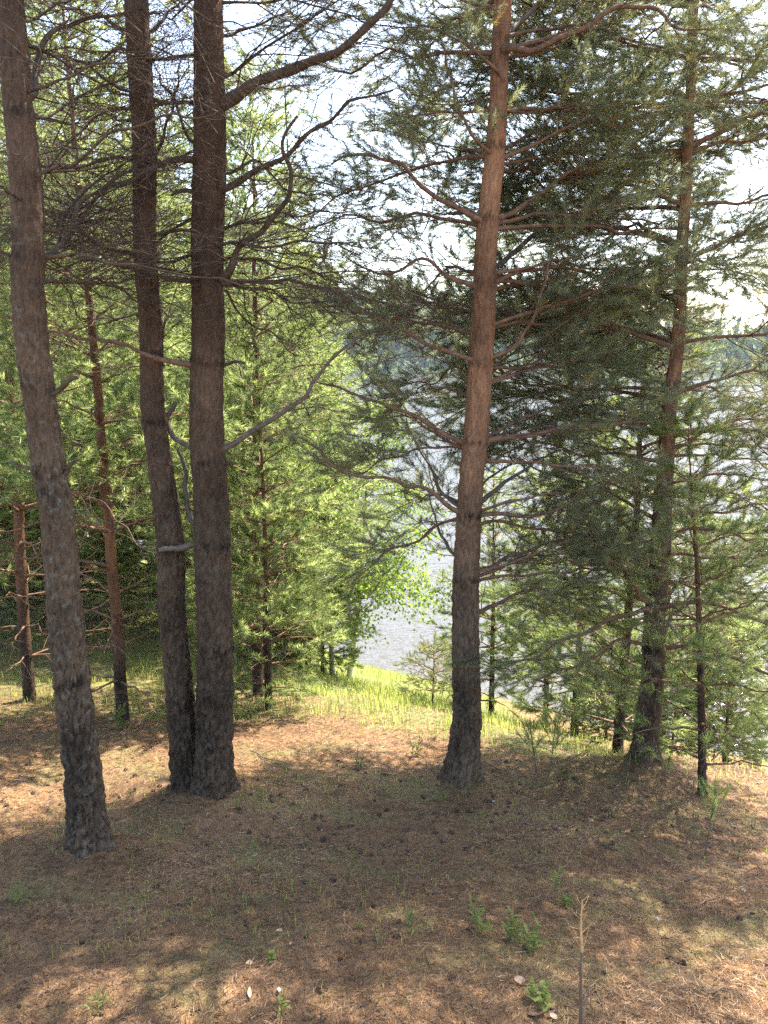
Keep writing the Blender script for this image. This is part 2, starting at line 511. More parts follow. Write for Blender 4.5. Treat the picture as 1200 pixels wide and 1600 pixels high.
def spawn(P, n, t0, t1, ang, L, rng, K=5, flat=0.35, up=0.15, wob=0.10, taper=True):
    """n side shoots on each of the paths P (M,K0,3); L = length at t0 (array M or scalar)"""
    M, K0, _ = P.shape
    t = t0 + (t1 - t0) * (np.arange(n)[None] + rng.uniform(0.1, 0.9, (M, n))) / n
    f = t * (K0 - 1); i = np.clip(f.astype(int), 0, K0 - 2); s = (f - i)[..., None]
    mi = np.arange(M)[:, None]
    pos = P[mi, i] * (1 - s) + P[mi, i + 1] * s
    tan = norm(P[mi, i + 1] - P[mi, i])
    lat = norm(np.cross(tan, np.array([0, 0, 1.0])) + 1e-6)
    side = np.where((np.arange(n)[None] + rng.integers(0, 2, (M, 1))) % 2 == 0, 1.0, -1.0)[..., None]
    vert = np.cross(lat, tan)
    lat = norm(lat * side + vert * rng.normal(0.0, flat, (M, n, 1)))
    a = ang * rng.uniform(0.7, 1.25, (M, n, 1))
    d = norm(np.cos(a) * tan + np.sin(a) * lat)
    ln = np.asarray(L, float).reshape(-1, 1) * rng.uniform(0.55, 1.2, (M, n))
    if taper: ln = ln * (1.0 - 0.62 * (t - t0) / max(1e-6, (t1 - t0)))
    u = np.linspace(0, 1, K)[None, None, :, None]
    curve = tan[:, :, None, :] * 0.35 + np.array([0, 0, up])
    w = rng.normal(0, wob, (M, n, K, 3)); w[:, :, 0] = 0
    w = np.cumsum(w, 2) / math.sqrt(K)
    C = pos[:, :, None, :] + ln[:, :, None, None] * (u * d[:, :, None, :] + u * u * curve * 0.5 + w * u)
    return C.reshape(M * n, K, 3), ln.reshape(-1)

def tuft_template(rng, n, shoot, nl, w):
    z = rng.uniform(0, shoot, n)
    az = rng.uniform(0, 2 * PI, n)
    th = rng.uniform(0.45, 1.15, n) * (1 - 0.35 * z / shoot)
    d = np.stack([np.sin(th) * np.cos(az), np.sin(th) * np.sin(az), np.cos(th)], 1)
    s = np.stack([0 * z, 0 * z, z], 1)
    l = nl * rng.uniform(0.7, 1.15, n)[:, None]
    side = norm(np.cross(d, rng.normal(0, 1, (n, 3))))
    ww = w * 0.5
    return np.stack([s + side * ww, s - side * ww, s + d * l], 1)      # (n,3,3)
_r = np.random.default_rng(11)
TUFTS = {
    'fine': [tuft_template(_r, 44, 0.085, 0.044, 0.0024) for _ in range(8)],
    'mid': [tuft_template(_r, 26, 0.10, 0.075, 0.0062) for _ in range(8)],
    'young': [tuft_template(_r, 22, 0.13, 0.085, 0.0085) for _ in range(8)],
}
def tuft_mesh(buf, pos, dr, kind, rng, scale=1.0, tint=(0.1, 0.85), dry=0.0):
    if len(pos) == 0: return
    T = TUFTS[kind]
    pick = rng.integers(0, len(T), len(pos))
    for k, tm in enumerate(T):
        m = pick == k
        if not m.any(): continue
        p, d = pos[m], norm(dr[m])
        x = norm(np.cross(d, rng.normal(0, 1, d.shape)))
        y = np.cross(d, x)
        R = np.stack([x, y, d], -1)                                     # columns
        sc = scale * rng.uniform(0.75, 1.2, len(p))
        V = np.einsum('mij,nkj->mnki', R, tm) * sc[:, None, None, None] + p[:, None, None, :]
        nt_ = tm.shape[0]
        ti = rng.uniform(tint[0], tint[1], len(p))
        if dry: ti = np.where(rng.random(len(p)) < dry, 1.0, ti)
        ti = np.clip(ti[:, None] + rng.uniform(-0.12, 0.12, (len(p), nt_)) * (ti[:, None] < 0.99), 0, 1)
        F = np.arange(len(p) * nt_ * 3).reshape(-1, 3)
        buf.add(V, [F], np.repeat(ti.ravel(), 3))

def along(P, t):
    K = P.shape[1]; f = t * (K - 1); i = int(min(K - 2, math.floor(f))); s = f - i
    return P[:, i] * (1 - s) + P[:, i + 1] * s, norm(P[:, i + 1] - P[:, i])

def limb(path, r0, r1, rng, wood, needles=None, kind='fine', live=1.0, n2=15, l2=0.42, n3=15, l3=0.17,
         start=0.18, tscale=1.0, sides=7, up=0.12, tint=(0.1, 0.85), dry=0.01, wob=0.10, twig=1.0, n4=0, clump=3.8, cbias=0.42, inner=0.34):
    """one main limb: wood tube, two orders of side shoots, needle tufts on the live ones"""
    path = np.asarray(path)
    K = len(path)
    L = np.linalg.norm(np.diff(path, axis=0), axis=1).sum()
    rr = np.linspace(1, 0, K) ** 0.85 * (r0 - r1) + r1
    rr = rr * (1 + 0.16 * vnoise(path * 18, 9) + 0.12 * vnoise(path * 60, 19))
    rr = rr * (1 + 0.7 * np.exp(-np.linspace(0, 1, K) / 0.07))
    V, Q = tubes(path[None], rr[None], sides)
    wood.add(V, [Q])
    nn = max(2, int(round(n2 * L * (1 - start))))
    # nearer the trunk the side shoots are longer but have lost their needles
    C2, L2 = spawn(path[None], nn, start, 0.99, 0.95, l2 * min(1.3, 0.45 + 0.5 * L), rng, K=6, flat=0.45, up=up, wob=wob)
    rb = np.clip(0.0075 * L2, 0.0016, 0.006) * twig
    R2 = rb[:, None] * np.linspace(1, 0.35, 6)[None]
    V, Q = tubes(C2, R2, 3); wood.add(V, [Q])
    m3 = max(2, int(round(n3 * np.mean(L2))))
    C3, L3 = spawn(C2, m3, 0.22, 0.98, 0.85, np.full(len(C2), l3), rng, K=4, flat=0.6, up=up * 1.3, wob=wob, taper=False)
    R3 = np.full((len(C3), 4), 0.0013 * twig) * np.linspace(1, 0.5, 4)[None]
    V, Q = tubes(C3, R3, 3); wood.add(V, [Q])
    if n4:
        C4, L4 = spawn(C3, n4, 0.3, 0.95, 0.85, np.full(len(C3), l3 * 0.6), rng, K=3, flat=0.8, up=up, wob=wob, taper=False)
        V, Q = tubes(C4, np.full((len(C4), 3), 0.0010 * twig), 3); wood.add(V, [Q])
    if needles is not None and live > 0:
        ps, ds = [], []
        # clumps of foliage with gaps between; the shaded inner part of the limb has shed its needles
        lush = lambda x: (np.clip((vnoise(x * clump, 71) + 0.5 * vnoise(x * clump * 2.3, 72) + cbias) * 4, 0, 1)
                          * np.clip((np.linalg.norm(x - path[0], axis=1) / L - inner) * 6, 0.04, 1))
        for t in (0.35, 0.58, 0.80, 0.98):
            p, d = along(C3, t)
            keep = rng.random(len(p)) < live * lush(p) * (0.6 if t < 0.5 else 1.0)
            ps.append(p[keep]); ds.append(d[keep])
        for t in (0.66, 0.8, 0.92, 0.99):
            p, d = along(C2, t); keep = rng.random(len(p)) < live * lush(p)
            ps.append(p[keep]); ds.append(d[keep])
        for t in (0.9, 0.95, 0.995):
            p, d = along(path[None], t); 
            if live > 0.3: ps.append(p); ds.append(d)
        ps = np.concatenate(ps); ds = np.concatenate(ds) + np.array([0, 0, 0.15])
        tuft_mesh(needles, ps, ds, kind, rng, tscale, tint, dry)

def wobble(path, amp, rng, fr=4):
    s = np.linspace(0, 1, len(path))
    off = np.stack([sum(rng.normal(0, 1) / (k + 1) * np.sin(2 * PI * (k + 1) * s * fr / 4 + rng.uniform(0, 6)) for k in range(4)) for _ in range(3)], 1)
    L = np.linalg.norm(path[-1] - path[0])
    kink = np.stack([np.interp(s, np.linspace(0, 1, 11), rng.normal(0, 1, 11)) for _ in range(3)], 1)
    return path + L * (amp * 0.65 * off + amp * 0.45 * kink) * np.clip(s * 4 - 0.5, 0, 1)[:, None]

class Trunk:
    def __init__(s, C, R):
        s.C = np.asarray(C, float); s.R = np.asarray(R, float)
    def at_z(s, z):
        return np.array([np.interp(z, s.C[:, 2], s.C[:, k]) for k in range(3)]), np.interp(z, s.C[:, 2], s.R)
def trunk_from_px(pts, D, top, lean=(0, 0), rtop=0.02):
    """trunk centre line and radii from photo pixels; continues to height top (above its base) out of the frame"""
    C, R = [], []
    for px, py, w in pts:
        C.append(at(px, py, D)); R.append(w * pxm(D, py) / 2 * 0.94)
    C = np.array(C); R = np.array(R)
    g = float(gz(C[0, 0], C[0, 1], False))
    b = C[0].copy(); b[2] = g - 0.12
    dirn = C[-1] - C[-4]; dirn = dirn / dirn[2]
    zs = np.linspace(C[-1, 2] + 0.4, g + top, 10)
    ext = np.array([C[-1] + (dirn * 0.6 + np.array([lean[0], lean[1], 0.4])) * (z - C[-1, 2]) for z in zs]); ext[:, 2] = zs
    er = np.interp(zs, [C[-1, 2], g + top], [R[-1], rtop])
    C = np.concatenate([[b], C, ext]); R = np.concatenate([[R[0] * 1.12], R, er])
    o = np.argsort(C[:, 2]); C = C[o]; R = R[o]
    return Trunk(C, R)
def trunk_mesh(tr, ring=0.014, rad=72, seed=0, whorls=(), deep=1.0, flare=0.35, origin=None, material=None, zvis=4.0, name='trunk', plate=0.030):
    z0, z1 = tr.C[0, 2], tr.C[-1, 2]
    zs = np.concatenate([np.arange(z0, min(z1, zvis), ring), np.arange(min(z1, zvis), z1, 0.06)]) if z1 > zvis else np.arange(z0, z1, ring)
    path = catmull(tr.C, 400)
    path = path[np.argsort(path[:, 2])]
    C = np.stack([np.interp(zs, path[:, 2], path[:, k]) for k in range(3)], 1)
    C[:, :2] += np.stack([0.010 * vnoise(np.stack([0 * zs + k * 9.1, 0 * zs, zs * 2.2], 1), seed + 50 + k) for k in (0, 1)], 1)
    R = np.interp(zs, tr.C[:, 2], tr.R)
    h = zs - (z0 + 0.12)
    R = R * (1 + flare * np.exp(-np.maximum(h, -0.1) / 0.10) * 0.5)
    a = np.linspace(0, 2 * PI, rad, endpoint=False)
    A, Zz = np.meshgrid(a, zs)
    RR = np.repeat(R[:, None], rad, 1)
    # root swellings at the foot
    RR = RR * (1 + flare * 0.75 * np.exp(-np.maximum(h, 0) / 0.085)[:, None] * np.clip(np.cos(A * 4 + seed + 0.5 * np.sin(A * 2 + seed)), 0, 1) ** 1.5 + 0.05 * np.exp(-np.maximum(h, 0) / 0.3)[:, None] * np.cos(A * 5 + seed))
    RR = RR * (1 + 0.05 * vnoise(np.stack([np.cos(A) * 1.2, np.sin(A) * 1.2, Zz * 1.4], -1), seed + 3) + 0.035 * vnoise(np.stack([np.cos(A) * 2.4, np.sin(A) * 2.4, Zz * 5], -1), seed + 4))
    dark = np.zeros_like(RR)
    for wz in whorls:
        g = np.exp(-((Zz - wz) / 0.035) ** 2)
        RR = RR * (1 + 0.07 * g * (0.6 + 0.4 * np.sin(A * 3 + wz * 7)))
        dark += g * (0.35 + 0.3 * vnoise(np.stack([np.cos(A) * 3, np.sin(A) * 3, Zz * 30], -1), seed + 8))
    q = np.stack([np.cos(A) * RR / plate, np.sin(A) * RR / plate, Zz / (plate * 2.7)], -1).reshape(-1, 3)
    q = q * (0.62 + 0.38 * np.clip(np.repeat(np.maximum(h, 0), rad) / 1.5, 0, 1))[:, None] if False else q
    q = q + 0.55 * np.stack([vnoise(q * 1.7, seed + 20 + k) for k in range(3)], 1)
    f1, f2 = worley(q, seed + 30)
    e = np.clip((f2 - f1) * 2.6, 0, 1).reshape(RR.shape)
    pl = vnoise(np.floor(q * 1.0) + 0.5, seed + 31).reshape(RR.shape)
    amp = (0.013 * np.exp(-np.maximum(h, 0) / 1.6) + 0.0035)[:, None] * deep
    RR = RR + amp * (e ** 0.6 - 0.75) + amp * 0.45 * vnoise(q * 2.5, seed + 33).reshape(RR.shape)
    V = np.stack([C[:, 0:1] + RR * np.cos(A), C[:, 1:2] + RR * np.sin(A), Zz], -1).reshape(-1, 3)
    n = len(zs)
    i = np.arange(n - 1)[:, None] * rad; j = np.arange(rad)[None]; j2 = (j + 1) % rad
    Q = np.stack([i + j, i + j2, i + rad + j2, i + rad + j], -1).reshape(-1, 4)
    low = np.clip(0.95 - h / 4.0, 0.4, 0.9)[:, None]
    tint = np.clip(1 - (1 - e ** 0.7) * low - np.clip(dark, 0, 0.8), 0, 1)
    V = V - np.asarray(origin)
    return mesh_arrays(name, V, [Q], material, True, {'tint': tint.ravel()})

def px_path(tr, pts, D, dd, rng, K=26, amp=0.02):
    """limb path: first point on the trunk axis, then photo pixels at distances running from D to D + dd"""
    n = len(pts)
    P = [at(px, py, D + dd * (k + 1) / n) for k, (px, py) in enumerate(pts)]
    c, r = tr.at_z(P[0][2])
    c2, r2 = tr.at_z(P[0][2] - 0.02)
    return wobble(catmull(np.array([c2] + P), K), amp, rng)

def add_limb(root, org, path, r0, r1, rng, wmat, nmat=M_NEEDLE, live=1.0, **kw):
    w, nd = Buf(), Buf()
    limb(path, r0, r1, rng, w, nd if live > 0 else None, live=live, **kw)
    b = link('branch', w.mesh('branch', wmat, org, True), root)
    if live > 0 and nd.n:
        link('needles', nd.mesh('needles', nmat, org), b)
    return b

def free_limb(tr, z, az, L, rise, rng, K=18, droop=0.1, amp=0.03):
    c, r = tr.at_z(z)
    s = np.linspace(0, 1, K)[:, None]
    d = np.array([math.sin(az), math.cos(az), 0])
    P = c + d * L * s + np.array([0, 0, 1.0]) * L * (rise * s - droop * s * s * 1.0)
    return wobble(P, amp, rng)

def upper_crown(root, org, tr, zlo, zhi, rng, Lmax, step=0.34, nl=5, nmat=M_NEEDLE, kind='mid', wmat=M_LIMB, n2=9, n3=8, l2=0.55, l3=0.26, live=0.9, avoid=None, name='crown', tscale=1.0, clump=1.8, cbias=0.05):
    w, nd = Buf(), Buf()
    z = zlo
    while z < zhi:
        f = (z - zlo) / max(0.1, zhi - zlo)
        L = Lmax * (1 - 0.75 * f ** 1.4)
        a0 = rng.uniform(0, 6.28)
        for k in range(nl):
            az = a0 + k * 2 * PI / nl + rng.uniform(-0.4, 0.4)
            if avoid is not None and avoid(z, az): continue
            p = free_limb(tr, z + rng.uniform(-0.06, 0.06), az, L * rng.uniform(0.7, 1.15), rng.uniform(0.1, 0.45) + 0.4 * f, rng, K=10, droop=0.15)
            limb(p, 0.010 + 0.012 * L / 2, 0.003, rng, w, nd, kind=kind, live=live, n2=n2, l2=l2, n3=n3, l3=l3, sides=5, tscale=tscale, clump=clump, cbias=cbias)
        z += step * rng.uniform(0.8, 1.2)
    c = link(name, w.mesh(name, wmat, org, True), root)
    link('needles', nd.mesh('needles', nmat, org), c)
#MORE
# ------------------------------------------------------------------ the hero pines
def hero(key, name, label, group=None):
    x, y = BASES[key]
    org = np.array([x, y, float(gz(x, y))])
    return tag(empty(name, org), label, 'tree', group), org

def dead_limbs(root, org, tr, D, specs, rng, wmat=M_DEADLIMB, live=0.0, **kw):
    for sp in specs:
        pts, w0, dd = sp[0], sp[1], sp[2]
        o = dict(kw); lv = live; m = wmat
        if len(sp) > 3:
            q = dict(sp[3]); lv = q.pop('live', live); m = q.pop('m', wmat); o.update(q)
        r0 = w0 * pxm(D, pts[0][1]) / 2 * 0.84
        p = px_path(tr, pts, D, dd, rng, amp=o.pop('amp', 0.022))
        add_limb(root, org, p, r0, o.pop('r1', max(0.0025, r0 * 0.28)), rng, m, live=lv, **o)
def stub(root, org, tr, D, pts, w0, rng, m=M_DEADLIMB, dd=-0.05):
    w = Buf(); r0 = w0 * pxm(D, pts[0][1]) / 2
    p = px_path(tr, pts, D, dd, rng, K=10, amp=0.02)
    V, Q = tubes(p[None], (np.linspace(r0 * 1.15, r0 * 0.7, 10))[None], 8)
    n = len(V); w.add(V, [Q]); w.add(p[-1:], [np.zeros((0, 3), int)])
    w.f.append(np.array([[n - 8 + k, n - 8 + (k + 1) % 8, n] for k in range(8)]))
    link('branch_stub', w.mesh('branch_stub', m, org, True), root)

DEAD = dict(n2=21, l2=0.66, n3=13, l3=0.26, n4=2, wob=0.26, start=0.08, up=0.02, twig=0.95)

def tree_one():
    rng = np.random.default_rng(101)
    root, org = hero('T1', 'pine_tree', 'leaning pine at far left with pale lichen flecks on its furrowed grey bark')
    D = DIST['T1']
    tr = trunk_from_px(T1, D, 10.5, rtop=0.03)
    wh = [at(90, py, D)[2] for py in (1060, 765, 735, 605, 405, 180, 90)]
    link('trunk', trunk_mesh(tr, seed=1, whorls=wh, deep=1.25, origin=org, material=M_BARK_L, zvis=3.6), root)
    S_ = [
        ([(50, 150), (53, 100), (66, 68), (120, 36), (190, 20), (230, 5)], 15, 0.5),
        ([(60, 185), (80, 178), (125, 150), (200, 118), (260, 60)], 7, 0.8),
        ([(55, 75), (95, 100), (160, 130), (230, 150), (300, 160)], 8, 0.7),
        ([(66, 408), (100, 370), (124, 310), (160, 295), (205, 282), (300, 240)], 12, 0.7),
        ([(60, 415), (20, 400), (-40, 380)], 12, 0.3),
        ([(70, 445), (150, 440), (230, 430), (297, 440)], 6, 0.8),
        ([(75, 395), (110, 330), (190, 260), (240, 235)], 7, 0.9),
        ([(30, 240), (90, 262), (150, 270), (215, 300)], 5, 1.1),
        ([(40, 300), (90, 330), (140, 350), (230, 340)], 5, 1.2),
        ([(15, 300), (-40, 260)], 7, -0.3),
        ([(30, 120), (-20, 60), (-60, 40)], 8, 0.1),
        ([(40, 30), (90, 10), (160, -20)], 8, 0.6),
    ]
    dead_limbs(root, org, tr, D, S_, rng, **DEAD)
    stub(root, org, tr, D, [(90, 612), (102, 600), (120, 589)], 9, rng)
    stub(root, org, tr, D, [(72, 738), (50, 733), (18, 722)], 7, rng, dd=0.1)
    stub(root, org, tr, D, [(100, 740), (110, 728), (120, 716)], 7, rng)
    for k in range(7):
        z = rng.uniform(at(40, 480, D)[2], at(40, -60, D)[2])
        pth = free_limb(tr, z, rng.uniform(0.2, 2.1), rng.uniform(0.6, 1.2), rng.uniform(-0.1, 0.5), rng, K=20, droop=rng.uniform(0, 0.4), amp=0.035)
        add_limb(root, org, pth, rng.uniform(0.006, 0.011), 0.002, rng, M_DEADLIMB, live=0, **{**DEAD, 'n2': 12, 'n3': 9})
    upper_crown(root, org, tr, org[2] + 4.6, org[2] + 10.2, rng, 1.7, step=0.42, nl=3, live=0.7)
tree_one()

def tree_two():
    rng = np.random.default_rng(202)
    root, org = hero('T2', 'pine_tree', 'forked pine whose two dark trunks join near the ground, left of the centre')
    D = DIST['T2']
    R = trunk_from_px(T2R, D - 0.02, 11.5, rtop=0.03)
    Lf = trunk_from_px(T2L, D + 0.03, 11.0, rtop=0.03)
    wh = [at(330, py, D)[2] for py in (1010, 850, 722, 565, 440, 290, 160)]
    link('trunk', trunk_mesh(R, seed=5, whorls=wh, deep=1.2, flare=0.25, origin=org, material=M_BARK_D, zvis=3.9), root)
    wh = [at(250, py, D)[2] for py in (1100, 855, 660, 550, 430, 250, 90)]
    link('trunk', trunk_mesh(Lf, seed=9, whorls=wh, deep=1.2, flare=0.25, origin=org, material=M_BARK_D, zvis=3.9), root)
    RS = [
        ([(352, 160), (395, 135), (440, 118), (495, 95), (548, 58), (600, 5), (640, -60)], 22, -0.3, dict(r1=0.012, n2=11)),
        ([(352, 295), (395, 270), (432, 250), (495, 200), (560, 160), (620, 140)], 12, -0.2),
        ([(352, 432), (378, 375), (415, 345), (450, 312), (458, 272), (445, 235), (470, 190)], 15, -0.35, dict(n2=9)),
        ([(352, 700), (400, 668), (442, 640), (494, 592), (530, 545), (600, 508)], 11, -0.25, dict(m=M_GREYLIMB, n2=7, l2=0.36)),
        ([(352, 442), (440, 440), (520, 452), (600, 470), (650, 480)], 9, -0.2),
        ([(354, 355), (420, 332), (480, 340), (540, 330)], 6, 0.2),
        ([(354, 270), (400, 250), (440, 300), (520, 300)], 6, 0.5),
        ([(354, 455), (380, 500), (420, 520), (470, 560)], 6, 0.4),
        ([(354, 380), (420, 385), (500, 375), (590, 385)], 7, -0.4),
        ([(352, 60), (400, 40), (470, 0)], 8, 0.5),
        ([(352, 120), (430, 60), (500, 20), (540, -30)], 7, 0.6),
    ]
    dead_limbs(root, org, R, D, RS, rng, **DEAD)
    LS = [
        ([(298, 440), (262, 436), (230, 425), (160, 410), (90, 420)], 9, -0.2),
        ([(298, 160), (250, 158), (200, 142), (130, 105), (70, 85)], 8, -0.25),
        ([(298, 570), (252, 562), (200, 545), (150, 532), (85, 515), (0, 485)], 10, -0.3, dict(m=M_LIMB, n2=5)),
        ([(300, 250), (250, 252), (200, 290), (140, 320), (110, 380)], 13, -0.3),
        ([(300, 300), (275, 300), (268, 306)], 12, -0.15, dict(n2=2)),
        ([(300, 340), (240, 380), (180, 400), (130, 395)], 7, 0.4),
        ([(300, 400), (262, 410), (200, 380), (140, 340)], 8, 0.5),
        ([(300, 700), (272, 682), (262, 655), (275, 630)], 11, 0.1, dict(m=M_GREYLIMB, n2=4, l2=0.2, r1=0.012)),
        ([(300, 815), (290, 790), (287, 765), (292, 735), (280, 700)], 12, 0.12, dict(m=M_GREYLIMB, n2=5, l2=0.25, r1=0.008)),
        ([(300, 220), (270, 150), (250, 120), (235, 80)], 8, 0.4),
    ]
    dead_limbs(root, org, R, D, LS, rng, **DEAD)
    L2 = [
        ([(205, 170), (150, 180), (90, 240), (60, 300)], 7, 0.5),
        ([(205, 50), (160, 30), (100, 10), (60, 5)], 9, 0.3),
        ([(235, 50), (262, 20), (285, 0)], 9, 0.2),
        ([(240, 240), (262, 180), (280, 120), (290, 90)], 7, 0.2),
        ([(215, 250), (170, 245), (110, 260), (60, 250)], 10, 0.5),
        ([(245, 560), (255, 520), (270, 480), (282, 440)], 6, 0.4),
        ([(215, 345), (160, 345), (100, 350), (20, 330)], 6, 0.6),
        ([(252, 860), (220, 850), (180, 815), (150, 780)], 4, 0.8, dict(n2=5)),
    ]
    dead_limbs(root, org, Lf, D, L2, rng, **DEAD)
    stub(root, org, R, D, [(352, 569), (365, 566), (382, 566)], 6, rng)
    stub(root, org, R, D, [(352, 726), (358, 724), (366, 723)], 8, rng)
    stub(root, org, R, D, [(302, 852), (280, 856), (250, 858)], 11, rng, M_GREYLIMB, dd=-0.1)
    for k in range(10):
        t_ = R if k % 2 else Lf
        z = rng.uniform(at(330, 520, D)[2], at(330, -60, D)[2])
        az = rng.choice([rng.uniform(0.6, 1.9), rng.uniform(-1.9, -0.5)])
        pth = free_limb(t_, z, az, rng.uniform(0.6, 1.4), rng.uniform(-0.1, 0.6), rng, K=20, droop=rng.uniform(0, 0.4), amp=0.035)
        add_limb(root, org, pth, rng.uniform(0.006, 0.012), 0.002, rng, M_DEADLIMB, live=0, **{**DEAD, 'n2': 12, 'n3': 9})
    upper_crown(root, org, R, org[2] + 5.0, org[2] + 11, rng, 2.0, step=0.45, nl=3, live=0.7)
    upper_crown(root, org, Lf, org[2] + 5.6, org[2] + 10.6, rng, 1.5, step=0.5, nl=3, live=0.7)
tree_two()

LIVE = dict(n2=18, l2=0.50, n3=14, l3=0.15, up=0.10, wob=0.13, start=0.16)
def filler(root, org, tr, zs, rng, lenf, azs, live=0.9, **kw):
    for z in zs:
        for k, (a0, a1) in enumerate(azs):
            if rng.random() < 0.12: continue
            az = rng.uniform(a0, a1)
            L = lenf(z) * rng.uniform(0.7, 1.15)
            p = free_limb(tr, z + rng.uniform(-0.05, 0.05), az, L, rng.uniform(0.05, 0.45), rng, K=20, droop=rng.uniform(0.1, 0.35))
            add_limb(root, org, p, 0.005 + 0.0042 * L, 0.002, rng, M_LIMB, live=live, **{**LIVE, **kw})

def tree_three():
    rng = np.random.default_rng(303)
    root, org = hero('T3', 'pine_tree', 'tall straight pine right of centre, grey below and orange above, nearest the water gap')
    D = DIST['T3']
    tr = trunk_from_px(T3, D, 11.0, rtop=0.02)
    wpx = (905, 803, 688, 565, 445, 342, 230, 60)
    wh = [at(740, py, D)[2] for py in wpx]
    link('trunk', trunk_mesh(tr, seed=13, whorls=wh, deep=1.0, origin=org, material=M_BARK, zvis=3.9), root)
    G = dict(m=M_GREYLIMB)
    SP = [
        ([(745, 342), (690, 302), (640, 265), (580, 255), (520, 262)], 11, -0.2, dict(live=0.65)),
        ([(740, 446), (690, 430), (652, 416), (600, 422), (540, 400)], 10, -0.1, dict(live=0.6)),
        ([(730, 560), (682, 540), (600, 503), (545, 470), (500, 430)], 9, -0.25, dict(live=0.6)),
        ([(720, 690), (660, 660), (600, 632), (540, 602), (500, 590)], 10, 0.1, dict(live=0.6)),
        ([(718, 800), (660, 765), (600, 745), (530, 730), (470, 690)], 9, -0.15, dict(live=0.45)),
        ([(712, 868), (692, 842), (680, 810), (670, 780)], 8, 0.4, dict(live=0.4, **G)),
        ([(718, 790), (690, 770), (672, 730), (655, 700)], 9, 0.5, dict(live=0.5, **G)),
        ([(715, 810), (650, 838), (600, 870), (560, 905)], 7, 0.6),
        ([(720, 700), (660, 700), (600, 720), (555, 740)], 6, 0.5),
        ([(782, 340), (850, 302), (920, 260), (1010, 206)], 11, 0.2, dict(n2=12)),
        ([(775, 415), (830, 370), (868, 338), (920, 300)], 13, 0.9, dict(m=M_GREYLIMB)),
        ([(775, 440), (810, 422), (850, 415), (950, 448), (1010, 470)], 9, 0.15),
        ([(775, 452), (830, 440), (880, 442), (970, 470)], 8, 0.5),
        ([(766, 560), (800, 540), (828, 505), (850, 455), (855, 400)], 8, -0.1, dict(live=0.6)),
        ([(766, 575), (820, 572), (900, 560), (960, 580)], 7, 0.3),
        ([(758, 690), (850, 675), (930, 660), (1030, 656), (1080, 640)], 11, 0.15, dict(n2=12)),
        ([(758, 685), (800, 664), (850, 645), (940, 642), (1000, 620)], 8, 0.5),
        ([(752, 784), (800, 745), (845, 715), (880, 690)], 10, 0.5, dict(live=0.8, **G)),
        ([(750, 806), (800, 800), (850, 800), (925, 768), (1000, 750)], 9, 0.1, dict(n2=12)),
        ([(748, 820), (820, 818), (900, 830), (980, 850)], 7, 0.4),
        ([(745, 893), (800, 870), (880, 842), (950, 830)], 9, 0.35),
        ([(745, 908), (800, 900), (860, 893), (960, 880)], 7, 0.1),
        ([(745, 960), (800, 930), (850, 925), (920, 935)], 9, 0.5),
        ([(790, 75), (830, 80), (880, 60), (920, 30), (980, 8), (1050, 30), (1120, 52)], 12, -0.3, dict(n2=12)),
        ([(790, 90), (850, 75), (900, 50), (960, 30)], 10, 0.4),
        ([(795, 50), (820, 28), (842, 5), (870, -40)], 16, 0.3, dict(m=M_GREYLIMB, live=0.5)),
        ([(775, 175), (730, 175), (680, 178), (620, 190)], 6, 0.1, dict(live=0.8)),
        ([(785, 130), (740, 80), (690, 50), (640, 30)], 7, -0.1, dict(live=0.75)),
        ([(775, 180), (830, 176), (890, 165), (960, 150)], 6, 0.0),
        ([(755, 230), (720, 180), (700, 120), (690, 60)], 7, -0.3, dict(live=0.7)),
        ([(775, 240), (830, 210), (900, 200), (980, 140)], 8, 0.2),
        ([(790, 30), (730, 0), (660, -10)], 8, 0.0, dict(live=0.8)),
    ]
    dead_limbs(root, org, tr, D, SP, rng, wmat=M_LIMB, live=0.92, **LIVE)
    zm = at(740, 600, D)[2]
    zs = np.arange(at(740, 900, D)[2], zm, 0.36)
    filler(root, org, tr, zs, rng, lambda z: 1.3, [(-0.9, -0.1), (0.2, 1.0), (1.0, 1.8)], live=0.5)
    zs = np.arange(zm, 3.6, 0.29)
    filler(root, org, tr, zs, rng, lambda z: 1.45, [(-1.15, -0.7), (-0.6, 0.0), (0.2, 0.8), (0.9, 1.4), (1.2, 1.75)], live=0.78, n2=17, l2=0.52)
    upper_crown(root, org, tr, 3.55, org[2] + 10.6, rng, 1.6, step=0.5, nl=3, live=0.7)
tree_three()

